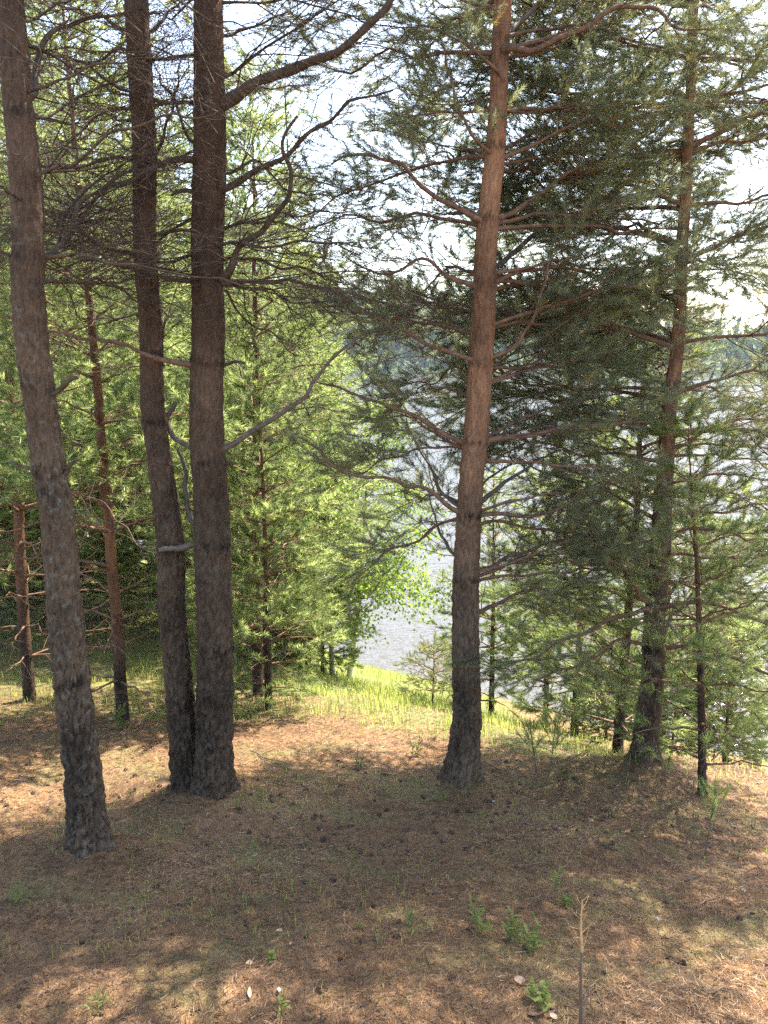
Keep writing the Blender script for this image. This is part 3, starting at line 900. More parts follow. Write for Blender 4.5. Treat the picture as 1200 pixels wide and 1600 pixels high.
def tree_four():
    rng = np.random.default_rng(404)
    root, org = hero('T4', 'pine_tree', 'reddish pine at right on a small mound at the bank edge, low limbs arching outward')
    D = DIST['T4']
    tr = trunk_from_px(T4, D, 9.5, rtop=0.015)
    wpx = (1010, 945, 860, 770, 690, 600, 500, 400, 300, 200, 100)
    wh = [at(1030, py, D)[2] for py in wpx]
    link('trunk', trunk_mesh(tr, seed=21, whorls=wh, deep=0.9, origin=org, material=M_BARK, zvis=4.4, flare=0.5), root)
    SP = [
        ([(1008, 952), (960, 968), (925, 985), (840, 1022), (785, 1042)], 10, -0.5, dict(n2=13)),
        ([(1003, 1006), (965, 1004), (930, 1025), (880, 1045), (840, 1060)], 8, -0.1, dict(live=0.7)),
        ([(1038, 948), (1090, 940), (1140, 952), (1200, 978), (1250, 1000)], 10, -0.4, dict(n2=11, live=0.8)),
        ([(1038, 1012), (1090, 1009), (1150, 1030), (1200, 1056), (1240, 1080)], 10, -0.5, dict(n2=11, live=0.7)),
        ([(1008, 938), (988, 912), (966, 890), (940, 870)], 10, -0.6, dict(live=0.6)),
        ([(1040, 930), (1065, 905), (1090, 880), (1120, 850)], 9, 0.7),
        ([(1040, 985), (1055, 960), (1080, 930), (1120, 900)], 9, 0.6),
        ([(1042, 838), (1080, 826), (1130, 826), (1200, 842), (1260, 850)], 8, -0.2, dict(live=0.8)),
        ([(1042, 868), (1100, 868), (1160, 872), (1220, 880)], 8, 0.1, dict(live=0.8)),
        ([(1022, 850), (960, 835), (900, 850), (840, 880)], 7, -0.2, dict(live=0.8)),
        ([(1050, 700), (1090, 694), (1140, 695), (1210, 705)], 7, -0.1, dict(live=0.8)),
        ([(1052, 705), (1100, 680), (1150, 660), (1210, 650)], 7, 0.3),
        ([(1048, 755), (1100, 745), (1160, 745), (1210, 750)], 6, -0.2, dict(live=0.5)),
        ([(1048, 770), (1080, 760), (1130, 770), (1200, 790)], 6, 0.2, dict(live=0.4)),
        ([(1030, 760), (980, 745), (930, 760), (870, 770)], 6, 0.1),
        ([(1036, 690), (1000, 700), (950, 700), (900, 690)], 7, 0.2),
        ([(1010, 1090), (980, 1080), (950, 1085)], 5, -0.1, dict(live=0.3)),
        ([(1010, 1060), (960, 1062), (920, 1050)], 4, 0.3, dict(live=0.5)),
    ]
    dead_limbs(root, org, tr, D, SP, rng, wmat=M_LIMB, live=0.92, **LIVE)
    zm = at(1045, 660, D)[2]
    zs = np.arange(at(1030, 905, D)[2], zm, 0.36)
    filler(root, org, tr, zs, rng, lambda z: 1.25, [(-1.6, -0.9), (-0.3, 0.5), (1.0, 1.8)], live=0.35)
    zs = np.arange(zm - 0.1, 4.5, 0.27)
    filler(root, org, tr, zs, rng, lambda z: 1.6, [(-1.5, -1.0), (-1.0, -0.5), (-0.3, 0.3), (0.5, 1.2), (1.4, 2.2)], live=0.74, n2=19, l2=0.6, inner=0.2)
    upper_crown(root, org, tr, 4.4, org[2] + 9.3, rng, 1.5, step=0.5, nl=3, live=0.7)
tree_four()

# ------------------------------------------------------------------ whole small trees, made once per kind
def pine_proto(name, H, r0, Lmax, seed, nmat=M_YOUNG, kind='young', zdead=0.8, step=0.32, nl=5, n2=9, l2=0.5, n3=7, l3=0.24, bow=0.012, tscale=1.0, live=0.95, clear=0.0, tint=(0.1, 0.9), cb=0.45):
    """returns (trunk mesh, crown wood mesh, needle mesh), foot at the origin"""
    rng = np.random.default_rng(seed)
    zs = np.linspace(-0.25, H, 14)
    C = np.stack([bow * H * np.sin(zs / H * 2.2 + seed) - bow * H * math.sin(seed), bow * H * np.cos(zs / H * 1.9 + seed) - bow * H * math.cos(seed), zs], 1)
    R = r0 * np.clip(1 - zs / H, 0.04, 1.0) ** 0.8
    tr = Trunk(C, R)
    tm = trunk_mesh(tr, ring=0.03, rad=28, seed=seed, whorls=np.arange(zdead, H, step * 1.0), deep=0.7, origin=(0, 0, 0), material=M_BARK_Y, zvis=H, plate=0.024)
    w, nd = Buf(), Buf()
    z = max(0.25, clear)
    while z < H - 0.1:
        f = z / H
        L = Lmax * min(1.0, 0.65 + f * 1.2) * (1 - max(0, f - 0.25) / 0.75 * 0.85)
        lv = live if z > zdead else 0.0
        a0 = rng.uniform(0, 6.28)
        for k in range(nl if z > zdead else max(2, nl - 2)):
            az = a0 + k * 2 * PI / nl + rng.uniform(-0.45, 0.45)
            Lk = L * rng.uniform(0.6, 1.2)
            p = free_limb(tr, z + rng.uniform(-0.05, 0.05), az, Lk, rng.uniform(0.0, 0.35) + 0.55 * f, rng, K=9, droop=0.15)
            limb(p, 0.006 + 0.007 * Lk, 0.003, rng, w, nd, kind=kind, live=lv, n2=n2, l2=l2, n3=n3, l3=l3, sides=4, tscale=tscale, tint=tint, cbias=cb, inner=0.10, dry=0.0, start=0.2 if z > zdead else 0.1)
        z += step * rng.uniform(0.8, 1.2)
    # leader
    p, d = C[-3:], np.tile([0, 0, 1.0], (3, 1))
    tuft_mesh(nd, np.repeat(p, 4, 0), np.repeat(d, 4, 0) + rng.normal(0, 0.25, (12, 3)), kind, rng, 1.2, tint)
    return tm, w.mesh('crown', M_LIMB, (0, 0, 0), True), nd.mesh('needles', nmat)
def plant_tree(protos, x, y, rz, sc, name, label, group=None, tilt=(0, 0), sz=1.0):
    z = float(gz(x, y, False))
    root = tag(empty(name, (x, y, z), rz), label, 'tree', group)
    root.rotation_euler = (tilt[0], tilt[1], rz)
    root.scale = (sc, sc, sc * sz)
    link('trunk', protos[0], root)
    c = link('crown', protos[1], root)
    if protos[2]: link('needles' if 'needle' in protos[2].name else 'leaves', protos[2], c)
    return root

P_A = pine_proto('a', 7.0, 0.065, 1.45, 31)
P_B = pine_proto('b', 6.0, 0.055, 1.30, 32, step=0.30)
P_C = pine_proto('c', 8.0, 0.070, 1.50, 33, zdead=2.3, clear=0.5, nl=5)
P_S = pine_proto('s', 3.4, 0.040, 0.85, 34, nmat=M_YOUNG, kind='mid', step=0.24, n2=12, l2=0.36, n3=9, l3=0.17, zdead=0.12, live=0.75, cb=0.15)
P_R = pine_proto('r', 3.0, 0.036, 0.85, 35, nmat=M_YOUNG, kind='mid', step=0.28, n2=12, l2=0.42, n3=9, l3=0.18, zdead=0.5, live=0.6, cb=0.15)

P_E = pine_proto('e', 3.6, 0.035, 1.05, 37, step=0.24, nl=6, n2=10, l2=0.45, n3=7, l3=0.22, zdead=0.1)
P_F = pine_proto('f', 1.1, 0.011, 0.60, 38, nmat=M_NEEDLE, kind='fine', step=0.16, nl=5, n2=14, l2=0.26, n3=14, l3=0.11, zdead=0.05)
def birch_proto(H, r0, seed, lean=0.1, leaf=0.045):
    rng = np.random.default_rng(seed)
    zs = np.linspace(-0.2, H, 14)
    C = np.stack([lean * zs + 0.05 * np.sin(zs), 0.04 * np.sin(zs * 1.3 + 1), zs], 1)
    R = r0 * np.clip(1 - zs / H, 0.05, 1) ** 0.8
    w0 = Buf(); V, Q = tubes(catmull(C, 30)[None], np.interp(np.linspace(0, 1, 30), np.linspace(0, 1, 14), R)[None], 14); w0.add(V, [Q])
    tr = Trunk(C, R)
    w, lf = Buf(), Buf()
    for k in range(46):
        z = H * (0.22 + 0.76 * k / 46)
        L = (0.42 * H * (1 - z / H) + 0.4) * rng.uniform(0.6, 1.1)
        p = free_limb(tr, z, rng.uniform(0, 6.28), L, rng.uniform(0.5, 1.0), rng, K=9, droop=0.5)
        V, Q = tubes(p[None], np.linspace(0.010, 0.002, 9)[None], 4); w.add(V, [Q])
        C2, L2 = spawn(p[None], int(11 * L) + 2, 0.2, 0.99, 0.8, 0.5, rng, K=5, flat=0.8, up=-0.5, wob=0.12)
        V, Q = tubes(C2, np.full((len(C2), 5), 0.0022), 3); w.add(V, [Q])
        C3, _ = spawn(C2, 4, 0.2, 0.98, 0.8, np.full(len(C2), 0.2), rng, K=4, flat=0.9, up=-0.5, wob=0.1, taper=False)
        for Cc, ts in ((C2, (0.4, 0.6, 0.8, 0.97)), (C3, (0.3, 0.5, 0.7, 0.85, 0.98))):
            for t in ts:
                q, d = along(Cc, t)
                n = len(q)
                q = q + rng.normal(0, 0.02, q.shape)
                ax = norm(d * 0.4 + rng.normal(0, 0.6, (n, 3)) + np.array([0, 0, -0.5]))
                s2 = norm(np.cross(ax, rng.normal(0, 1, (n, 3))))
                l = leaf * rng.uniform(0.7, 1.2, (n, 1))
                Vq = np.stack([q, q + ax * l * 0.4 + s2 * l * 0.36, q + ax * l, q + ax * l * 0.4 - s2 * l * 0.36], 1)
                lf.add(Vq, [np.arange(n * 4).reshape(-1, 4)], np.repeat(rng.uniform(0, 1, n), 4))
    return w0.mesh('trunk', M_BIRCHBARK, smooth=True), w.mesh('crown', M_STEM, smooth=True), lf.mesh('leaves', M_LEAF)
P_BI = birch_proto(5.0, 0.055, 41, 0.10)
P_BJ = birch_proto(3.2, 0.035, 42, -0.05)

# distinct trees: foot pixel, kind
def foot(px, py):
    x, y, z = ground_px(px, py); return x, y
def tree_at(protos, px, py, rz, sc, name, label, group=None, tilt=(0, 0), sz=1.0):
    x, y = foot(px, py); return plant_tree(protos, x, y, rz, sc, name, label, group, tilt, sz)
def tree_D(protos, px, D, rz, sc, name, label, group=None, tilt=(0, 0), sz=1.0):
    return plant_tree(protos, at(px, 800, D)[0], D, rz, sc, name, label, group, tilt, sz)

tree_at(P_C, 192, 1128, 0.3, 0.72, 'pine_tree', 'slim pine with red bark standing between the leaning pine and the forked pine')
tree_at(P_C, 45, 1092, 2.1, 0.78, 'pine_tree', 'slim red brown pine left of the leaning pine, dark at its foot')
tree_at(P_R, 852, 1138, 1.0, 0.95, 'pine_tree', 'young dark stemmed pine behind grass, between the tall straight pine and the mound pine')
tree_at(P_R, 1098, 1240, 2.6, 0.75, 'pine_tree', 'thin leaning young pine beside the water at the right edge of the bank', tilt=(0, 0.10))
tree_D(P_S, 985, DIST['T4'] + 0.8, 0.5, 1.0, 'pine_tree', 'thin young pine just behind the mound pine, on its left side', tilt=(0, 0.05))
tree_at(P_A, 403, 1085, 0.8, 0.78, 'pine_tree', 'bushy bright green pine just right of the forked pine at the clearing edge')
tree_at(P_S, 418, 1108, 2.0, 0.85, 'pine_tree', 'thin stemmed young pine in front of the bushy pine right of the forked trunks')
tree_at(P_BI, 545, 1062, 0.0, 0.70, 'birch_tree', 'small birch with pale leaning stems by the water near the centre')
tree_D(P_BJ, 520, 9.5, 2.2, 1.0, 'birch_tree', 'light leaved little birch overhanging the lake beside the larger birch')
THICKET = [  # px, D, kind, scale, label
    (-60, 9.0, P_A, 1.0, 'bushy green pine cut by the left picture edge behind the leaning pine'),
    (100, 10.5, P_B, 1.05, 'bright green pine filling the gap behind the leaning pine'),
    (255, 9.8, P_B, 0.95, 'green pine seen in the narrow gap behind the forked trunks'),
    (395, 11.0, P_A, 0.95, 'sunlit pine rising behind the bushy pine right of the forked trunks'),
    (455, 10.0, P_B, 0.80, 'low sunlit pine behind the pale birch stems near the water'),
    (20, 13.0, P_C, 1.0, 'tall back row pine whose top shows at the upper left corner'),
    (150, 14.5, P_A, 1.25, 'tallest back row pine, top showing between the leaning and forked pines'),
    (300, 13.5, P_C, 0.95, 'back row pine directly behind the forked pine'),
    (430, 14.5, P_A, 1.0, 'back row pine with its tip against the white sky right of the forked pine'),
    (470, 13.5, P_B, 0.95, 'back row pine standing nearest the lake in the thicket'),
]
THICKET += [
    (-40, 10.0, P_E, 1.0, 'low bushy pine at the left picture edge in front of the back row'),
    (112, 11.5, P_E, 1.15, 'low bushy pine filling the space right of the leaning pine'),
    (235, 11.8, P_E, 1.1, 'low bushy pine seen just left of the forked pine'),
    (345, 10.5, P_E, 0.9, 'low bushy pine close to the right side of the forked pine'),
    (440, 8.9, P_E, 0.62, 'low bright green bush of pine at the sunny grass edge'),
    (500, 9.4, P_E, 0.60, 'small bright pine next to the pale birch stems'),
]
rg = np.random.default_rng(77)
for px, D, pr, sc, lb in THICKET:
    tree_D(pr, px, D, rg.uniform(0, 6), sc, 'pine_tree', lb, 'young pines of the thicket at left')
for px, D, pr, sc in [(50, 15.5, P_A, 1.3), (190, 16, P_B, 1.5), (-160, 12, P_B, 1.2), (70, 18, P_B, 1.3), (350, 18.5, P_C, 1.0), (465, 18, P_A, 1.0), (120, 23, P_C, 1.2), (395, 24, P_C, 1.1)]:
    tree_D(pr, px, D, rg.uniform(0, 6), sc, 'pine_tree', 'dim pine deep in the thicket, glimpsed between the front pines at left', 'pines deep in the thicket')
# bank trees on the right, below the crest
for px, D, pr, sc, lb in [
    (775, 9.2, P_S, 0.85, 'small light green pine on the bank below, right behind the tall straight pine'),
    (915, 8.4, P_S, 1.1, 'young pine growing on the lower bank between the grass and the water'),
    (1060, 8.2, P_R, 0.95, 'young pine on the lower bank just right of the mound pine'),
    (1165, 7.4, P_R, 0.9, 'young pine on the bank beside the right picture edge'),
    (1075, 6.9, P_E, 0.36, 'low bushy pine on the bank between the mound pine and the thin leaning pine'),
    (1165, 6.6, P_E, 0.40, 'low bushy pine on the bank at the right picture edge'),
    (965, 7.2, P_E, 0.36, 'low bushy pine on the bank just left of the mound pine'),
    (680, 7.4, P_F, 0.62, 'dark little pine peeping out left of the tall straight trunk at the grass edge')]:
    tree_D(pr, px, D, rg.uniform(0, 6), sc, 'pine_tree', lb, 'young pines on the lower bank')

# ------------------------------------------------------------------ far shore
def far_wood():
    rng = np.random.default_rng(5)
    b = Buf()
    n = 900
    x = rng.uniform(-260, 330, n); y = 292 + rng.uniform(0, 1, n) ** 1.5 * 90
    h = rng.uniform(9, 17, n)
    z = gz(x, y, False)
    z = np.maximum(z, WATER_Z)
    for i in range(n):
        m = 150
        f = rng.uniform(0.02, 1, m) ** 0.8
        conifer = rng.random() < 0.6
        rad = (h[i] * 0.17 * (1 - f) + 0.3) if conifer else h[i] * 0.24 * np.sqrt(np.clip(1 - (2 * f - 1) ** 2, 0.05, 1))
        a = rng.uniform(0, 2 * PI, m)
        r = rad * rng.uniform(0.6, 1.1, m)
        P = np.stack([x[i] + r * np.cos(a), y[i] + r * np.sin(a), z[i] + f * h[i]], 1)
        d1 = rng.normal(0, 1, (m, 3)) * 0.75; d2 = rng.normal(0, 1, (m, 3)) * 0.75
        V = np.stack([P, P + d1, P + d2], 1)
        b.add(V, [np.arange(m * 3).reshape(-1, 3)], np.repeat(np.clip(rng.uniform(0, 0.7) + rng.uniform(-0.2, 0.3, m), 0, 1), 3))
    tag(link('far_forest', b.mesh('far_forest', M_FARWOOD)), kind='stuff', label='distant forest covering the far shore of the lake')
far_wood()

# ------------------------------------------------------------------ litter, grass
def litter():
    rng = np.random.default_rng(8)
    n = 200000
    y = 1.3 + 6.2 * rng.uniform(0, 1, n) ** 1.25
    x = (rng.uniform(-1, 1, n)) * (0.62 * y + 0.5)
    ok = (y < crest(x) + 0.3)
    x, y = x[ok], y[ok]; n = len(x)
    z = gz(x, y) + rng.uniform(0.001, 0.014, n)
    a = rng.uniform(0, PI, n) + 0.5 * vnoise(np.stack([x * 3, y * 3, 0 * x], 1), 2)
    l = rng.uniform(0.010, 0.023, n)
    t = np.stack([np.cos(a), np.sin(a), rng.normal(-0.0, 0.16, n)], 1) * l[:, None]
    w = np.stack([-np.sin(a), np.cos(a), rng.normal(0, 0.6, n)], 1) * (0.0006 + 0.00013 * y)[:, None]
    c = np.stack([x, y, z], 1)
    bend = np.stack([-np.sin(a), np.cos(a), 0 * a], 1) * (l * rng.normal(0, 0.22, n))[:, None]
    V = np.stack([c - t - w, c + bend - w, c + t, c + bend + w, c - t + w], 1)
    b = Buf()
    i = np.arange(n)[:, None] * 5
    tint = np.clip(0.45 + 0.35 * vnoise(np.stack([x * 2, y * 2, 0 * x], 1), 4) + rng.normal(0, 0.22, n), 0, 1)
    b.add(V, [np.concatenate([i, i + 1, i + 3, i + 4], 1), np.concatenate([i + 1, i + 2, i + 3], 1)], np.repeat(tint, 5))
    # crumbs of bark and broken twiglets among the needles
    n = 9000
    y = 1.4 + 6 * rng.uniform(0, 1, n) ** 1.2; x = rng.uniform(-1, 1, n) * (0.6 * y + 0.4)
    k2 = vnoise(np.stack([x * 2.2, y * 2.2, 0 * x], 1), 61) + rng.normal(0, 0.3, n) > 0.05
    x, y = x[k2], y[k2]; n = len(x)
    a = rng.uniform(0, 6.28, n); c = np.stack([x, y, gz(x, y) + 0.006], 1)
    tw = rng.random(n) < 0.5
    l = np.where(tw, rng.uniform(0.015, 0.06, n), rng.uniform(0.004, 0.011, n)); w_ = np.where(tw, 0.0012, rng.uniform(0.003, 0.007, n))
    t = np.stack([np.cos(a), np.sin(a), rng.normal(0, 0.12, n)], 1) * l[:, None]
    s_ = np.stack([-np.sin(a), np.cos(a), rng.normal(0, 0.3, n)], 1) * w_[:, None]
    up = np.array([0, 0, 0.004])
    V = np.stack([c - t - s_, c + t - s_ * 0.6, c + t * 0.8 + s_, c - t * 0.7 + s_, c + up], 1)
    i = np.arange(n)[:, None] * 5
    b.add(V, [np.concatenate([np.concatenate([i + j, i + (j + 1) % 4, i + 4], 1) for j in range(4)])], np.repeat(np.clip(rng.normal(0.08, 0.12, n), 0, 0.5), 5))
    tag(link('needle_litter', b.mesh('needle_litter', M_LITTER)), kind='stuff', label='brown fallen pine needles covering the forest floor')
litter()
def blades(x, y, h, rng, tint, wid=0.004):
    n = len(x)
    z = gz(x, y) - 0.005
    a = rng.uniform(0, 2 * PI, n)
    ln = np.stack([np.cos(a), np.sin(a)], 1) * (h * rng.uniform(0.1, 0.7, n))[:, None]
    b0 = np.stack([x, y, z], 1)
    side = np.stack([-np.sin(a), np.cos(a), 0 * a], 1) * wid * 0.5
    m = b0 + np.concatenate([ln * 0.3, (h * 0.6)[:, None]], 1)
    tp = b0 + np.concatenate([ln, (h * rng.uniform(0.75, 1.0, n))[:, None]], 1)
    V = np.stack([b0 - side, b0 + side, m - side * 0.8, m + side * 0.8, tp], 1)
    i = np.arange(n)[:, None] * 5
    return V, [np.concatenate([i, i + 1, i + 3, i + 2], 1), np.concatenate([i + 2, i + 3, i + 4], 1)], np.repeat(tint, 5)
def grass():
    rng = np.random.default_rng(9)
    n = 160000
    y = rng.uniform(4.2, 16, n); x = rng.uniform(-1, 1, n) * (0.55 * y + 0.4)
    g = grass_mask(x, y)
    cl = np.clip(0.55 + 0.9 * vnoise(np.stack([x * 3.1, y * 3.1, 0 * x], 1), 12), 0, 1)
    keep = rng.random(n) < g * cl * 0.9
    x, y = x[keep], y[keep]; n = len(x)
    h = rng.uniform(0.05, 0.17, n) * (0.6 + 0.5 * np.clip(vnoise(np.stack([x * 2, y * 2, 0 * x], 1), 14) + 0.5, 0, 1))
    b = Buf()
    b.add(*blades(x, y, h, rng, np.clip(rng.normal(0.50, 0.33, n), 0, 1), 0.0048))
    # sparse thin grass between the needles
    n = 30000
    y = 1.4 + 5.8 * rng.random(n); x = rng.uniform(-1, 1, n) * (0.6 * y + 0.3)
    c = vnoise(np.stack([x * 1.3, y * 1.3, 0 * x], 1), 22) + 0.5 * vnoise(np.stack([x * 5, y * 5, 0 * x], 1), 23)
    keep = (rng.random(n) < np.clip((c - 0.25) * 0.8, 0, 0.5)) & (y < crest(x))
    x, y = x[keep], y[keep]; n = len(x)
    b.add(*blades(x, y, rng.uniform(0.02, 0.07, n), rng, np.clip(rng.normal(0.5, 0.3, n), 0, 1), 0.0030))
    tag(link('grass', b.mesh('grass', M_GRASS)), kind='stuff', label='thin bright green grass along the bank and in tufts on the floor')
grass()

# ------------------------------------------------------------------ cones
def cone_mesh(seed, open_=1.0):
    rng = np.random.default_rng(seed)
    b = Buf()
    # core
    t = np.linspace(0, 1, 9)
    prof = 0.0105 * np.sin(np.clip(t * 0.92 + 0.08, 0, 1) * PI) ** 0.7
    V, Q = tubes(np.stack([0 * t, 0 * t, t * 0.038], 1)[None], (prof + 0.001)[None], 10)
    b.add(V, [Q])
    for k in range(64):                                                    # spiral of scales
        f = (k + 0.5) / 64
        a = k * 2.39996
        zc = 0.002 + 0.035 * f
        r = 0.0095 * math.sin(min(1, f * 0.9 + 0.12) * PI) ** 0.6
        out = np.array([math.cos(a), math.sin(a), 0]); sd = np.array([-math.sin(a), math.cos(a), 0])
        l = (0.011 * open_) * (1 - 0.55 * f) * rng.uniform(0.85, 1.1)
        wd = 0.0050 * (1 - 0.4 * f)
        p0 = out * r * 0.5 + np.array([0, 0, zc])
        tip = out * (r + l) + np.array([0, 0, zc + 0.004 * (1 + f)])
        up = np.array([0, 0, 0.0022])
        V = [p0 - sd * wd * 0.5, p0 + sd * wd * 0.5, tip + sd * wd, tip - sd * wd, tip + out * 0.0012 + up * 0.2, tip + up - sd * wd * 0.6, tip + up + sd * wd * 0.6]
        b.add(V, [np.array([[0, 1, 2, 3]]), np.array([[3, 2, 4], [5, 4, 6], [3, 4, 5], [2, 6, 4]]), np.array([[0, 5, 6, 1]])])
    return b.mesh('pine_cone', M_CONE)
CONES = [cone_mesh(k, o) for k, o in ((1, 1.0), (2, 1.25), (3, 0.7))]
def cones():
    rng = np.random.default_rng(15)
    pts = [(320, 1295), (275, 1280), (352, 1278), (433, 1270), (430, 1280), (415, 1307), (277, 1417), (505, 1272), (790, 1250), (752, 1355), (795, 1255), (680, 1262), (395, 1247), (490, 1270), (950, 1230), (1010, 1245)]
    while len(pts) < 290:
        u = rng.random()
        if u < 0.55: pts.append((rng.uniform(370, 1000), rng.uniform(1185, 1330)))
        elif u < 0.75: pts.append((rng.uniform(0, 330), rng.uniform(1165, 1260)))
        else: pts.append((rng.uniform(20, 1180), rng.uniform(1290, 1590)))
    for px, py in pts:
        x, y, z = ground_px(px, py)
        o = link('pine_cone', CONES[rng.integers(0, 3)])
        o.location = (x, y, z + rng.uniform(-0.002, 0.007))
        o.rotation_euler = (rng.uniform(1.1, 2.0), rng.uniform(0, 6), rng.uniform(0, 6))
        s = rng.uniform(0.32, 0.8); o.scale = (s, s, s)
        tag(o, 'small dark open pine cone lying on the brown needle litter', 'pine cone', 'pine cones scattered on the needle litter')
cones()

# ------------------------------------------------------------------ small plants
def leafy_weed(px, py, H, nleaf, leaf, seed, label, group=None, name='weed', lean=0.2, wid=0.22):
    nleaf = int(nleaf * 1.5); wid *= 0.85
    rng = np.random.default_rng(seed)
    x, y, z = ground_px(px, py)
    root = tag(empty(name, (x, y, z - 0.005)), label, 'plant', group)
    st, lf = Buf(), Buf()
    ns = max(1, nleaf // 7)
    for s in range(ns):
        a = rng.uniform(0, 6.28); o = np.array([math.cos(a), math.sin(a), 0]) * 0.02 * (ns > 1)
        h = H * rng.uniform(0.75, 1.05)
        P = np.stack([o + np.array([math.cos(a) * lean * t * t * h, math.sin(a) * lean * t * t * h, t * h]) for t in np.linspace(0, 1, 7)])
        V, Q = tubes(P[None], np.linspace(0.0024, 0.0010, 7)[None], 5); st.add(V, [Q])
        m = max(3, nleaf // ns)
        for k in range(m):
            t = 0.12 + 0.88 * (k + 0.5) / m
            q, _ = along(P[None], t); q = q[0]
            az = k * 2.4 + rng.uniform(-0.4, 0.4)
            out = np.array([math.cos(az), math.sin(az), 0]); sd = np.array([-math.sin(az), math.cos(az), 0])
            L = leaf * rng.uniform(0.7, 1.15) * (1 - 0.35 * t); el = rng.uniform(0.3, 0.9) + 0.4 * t
            W = L * wid * 0.5
            pts = []
            for j, (u, wv) in enumerate([(0, 0.15), (0.3, 0.9), (0.6, 1.0), (0.85, 0.55)]):
                c = q + out * L * u * math.cos(el) + np.array([0, 0, L * (u * math.sin(el) - 0.45 * u * u)])
                pts += [c - sd * W * wv + np.array([0, 0, 0.12 * W]), c, c + sd * W * wv + np.array([0, 0, 0.12 * W])]
            tip = q + out * L * math.cos(el) + np.array([0, 0, L * (math.sin(el) - 0.45)])
            V = np.array(pts + [tip])
            F4 = [[3 * j + i, 3 * j + i + 1, 3 * j + i + 4, 3 * j + i + 3] for j in range(3) for i in range(2)]
            lf.add(V, [np.array(F4), np.array([[9, 10, 12], [10, 11, 12]])], rng.uniform(0.1, 1.0))
    link('stem', st.mesh('stem', M_GREENSTEM, smooth=True), root)
    link('leaves', lf.mesh('leaves', M_WEED, smooth=True), root)
    return root
G_ = 'green weeds in the needle litter'
leafy_weed(755, 1462, 0.16, 14, 0.085, 1, 'tallest leafy weed at the left of the clump left of the dead seedling', G_)
leafy_weed(795, 1478, 0.10, 21, 0.075, 2, 'pale leafy weed in the middle of the clump left of the dead seedling', G_)
leafy_weed(828, 1488, 0.12, 21, 0.080, 3, 'light green leafy weed at the right of the clump, nearest the dead seedling', G_)
leafy_weed(866, 1388, 0.13, 9, 0.075, 4, 'slender upright weed with long narrow leaves behind the dead seedling', G_, wid=0.2)
leafy_weed(884, 1412, 0.07, 24, 0.07, 5, 'low dark green grassy weed tuft behind the dead seedling', G_, wid=0.10)
leafy_weed(648, 1440, 0.06, 14, 0.05, 6, 'small lone weed near the middle of the foreground', G_, wid=0.18)
leafy_weed(398, 1325, 0.07, 8, 0.05, 7, 'bright little sprout in the shade below the forked pine', G_)
leafy_weed(410, 1252, 0.09, 10, 0.05, 8, 'small weed right beside the foot of the forked pine', G_)
leafy_weed(25, 1410, 0.12, 16, 0.06, 9, 'faint feathery weed at the left picture edge', G_, wid=0.16)
leafy_weed(222, 1408, 0.05, 8, 0.035, 10, 'tiny pale sprout below the leaning pine', G_)
leafy_weed(424, 1512, 0.05, 9, 0.035, 11, 'tiny bright clover like weed in a sun patch below the middle', G_, wid=0.7)
leafy_weed(440, 1588, 0.06, 9, 0.045, 12, 'bright small weed at the bottom edge of the picture', G_, wid=0.3)
leafy_weed(840, 1575, 0.07, 18, 0.05, 13, 'round leaved low weed left of the dead seedling foot', G_, wid=0.75)
leafy_weed(560, 1450, 0.04, 8, 0.03, 14, 'weak sprout in the shade left of the small lone weed', G_)
leafy_weed(150, 1578, 0.06, 18, 0.07, 15, 'straggly pale grass like weed near the bottom left corner', G_, wid=0.08)
leafy_weed(650, 1178, 0.14, 16, 0.07, 16, 'sunlit yellow green weed left of the tall straight pine foot', G_, wid=0.35)
leafy_weed(185, 1140, 0.22, 26, 0.11, 17, 'bright fern like plant at the foot of the slim red pine', G_, wid=0.3)
leafy_weed(350, 1120, 0.22, 20, 0.08, 18, 'bushy weed at the sunny grass edge right of the forked trunks', G_, wid=0.3)
leafy_weed(690, 1255, 0.07, 16, 0.05, 19, 'dull green weed patch at the foot of the tall straight pine', G_, wid=0.2)
leafy_weed(560, 1200, 0.10, 26, 0.08, 20, 'low bushy weed on the shadow edge between the forked and tall pines', G_, wid=0.12)
leafy_weed(1150, 1330, 0.08, 10, 0.06, 21, 'thin grassy weed right of the green pine seedling', G_, wid=0.08)
leafy_weed(1180, 1290, 0.08, 12, 0.06, 22, 'grassy weed at the right picture edge by the bank', G_, wid=0.1)

def seedling(px, py, H, label, seed, stem=M_STEM, needles=M_YOUNG, nlow=0.4, nt=18, kind='fine', lean=(0.02, 0), r=0.004, name='pine_seedling', tw=8, ntw=0.4, tscale=0.8):
    rng = np.random.default_rng(seed)
    x, y, z = ground_px(px, py)
    root = tag(empty(name, (x, y, z - 0.01)), label, 'seedling')
    t = np.linspace(0, 1, 12)
    P = np.stack([lean[0] * t * H * 4, lean[1] * t * H * 4, t * H], 1)
    P = wobble(P, 0.008, rng)
    b = Buf(); V, Q = tubes(P[None], np.linspace(r, r * 0.4, 12)[None], 8); b.add(V, [Q])
    C2, L2 = spawn(P[None], tw, nlow, 0.98, 0.8, H * ntw, rng, K=5, flat=1.5, up=0.3, wob=0.08)
    V, Q = tubes(C2, np.full((tw, 5), r * 0.3), 4); b.add(V, [Q])
    link('stem', b.mesh('stem', stem, smooth=True), root)
    nd = Buf(); ps, ds = [], []
    for tt in (0.5, 0.75, 0.98):
        p, d = along(C2, tt); ps.append(p); ds.append(d)
    for tt in np.linspace(nlow, 1, nt):
        p, d = along(P[None], tt); ps.append(p); ds.append(d)
    tuft_mesh(nd, np.concatenate(ps), np.concatenate(ds), kind, rng, tscale, (0.3, 1))
    link('needles', nd.mesh('needles', needles), root)
    return root
seedling(1102, 1332, 0.34, 'small green pine seedling with a bare lower stem at the right', 51, nlow=0.55, nt=10, r=0.0045)
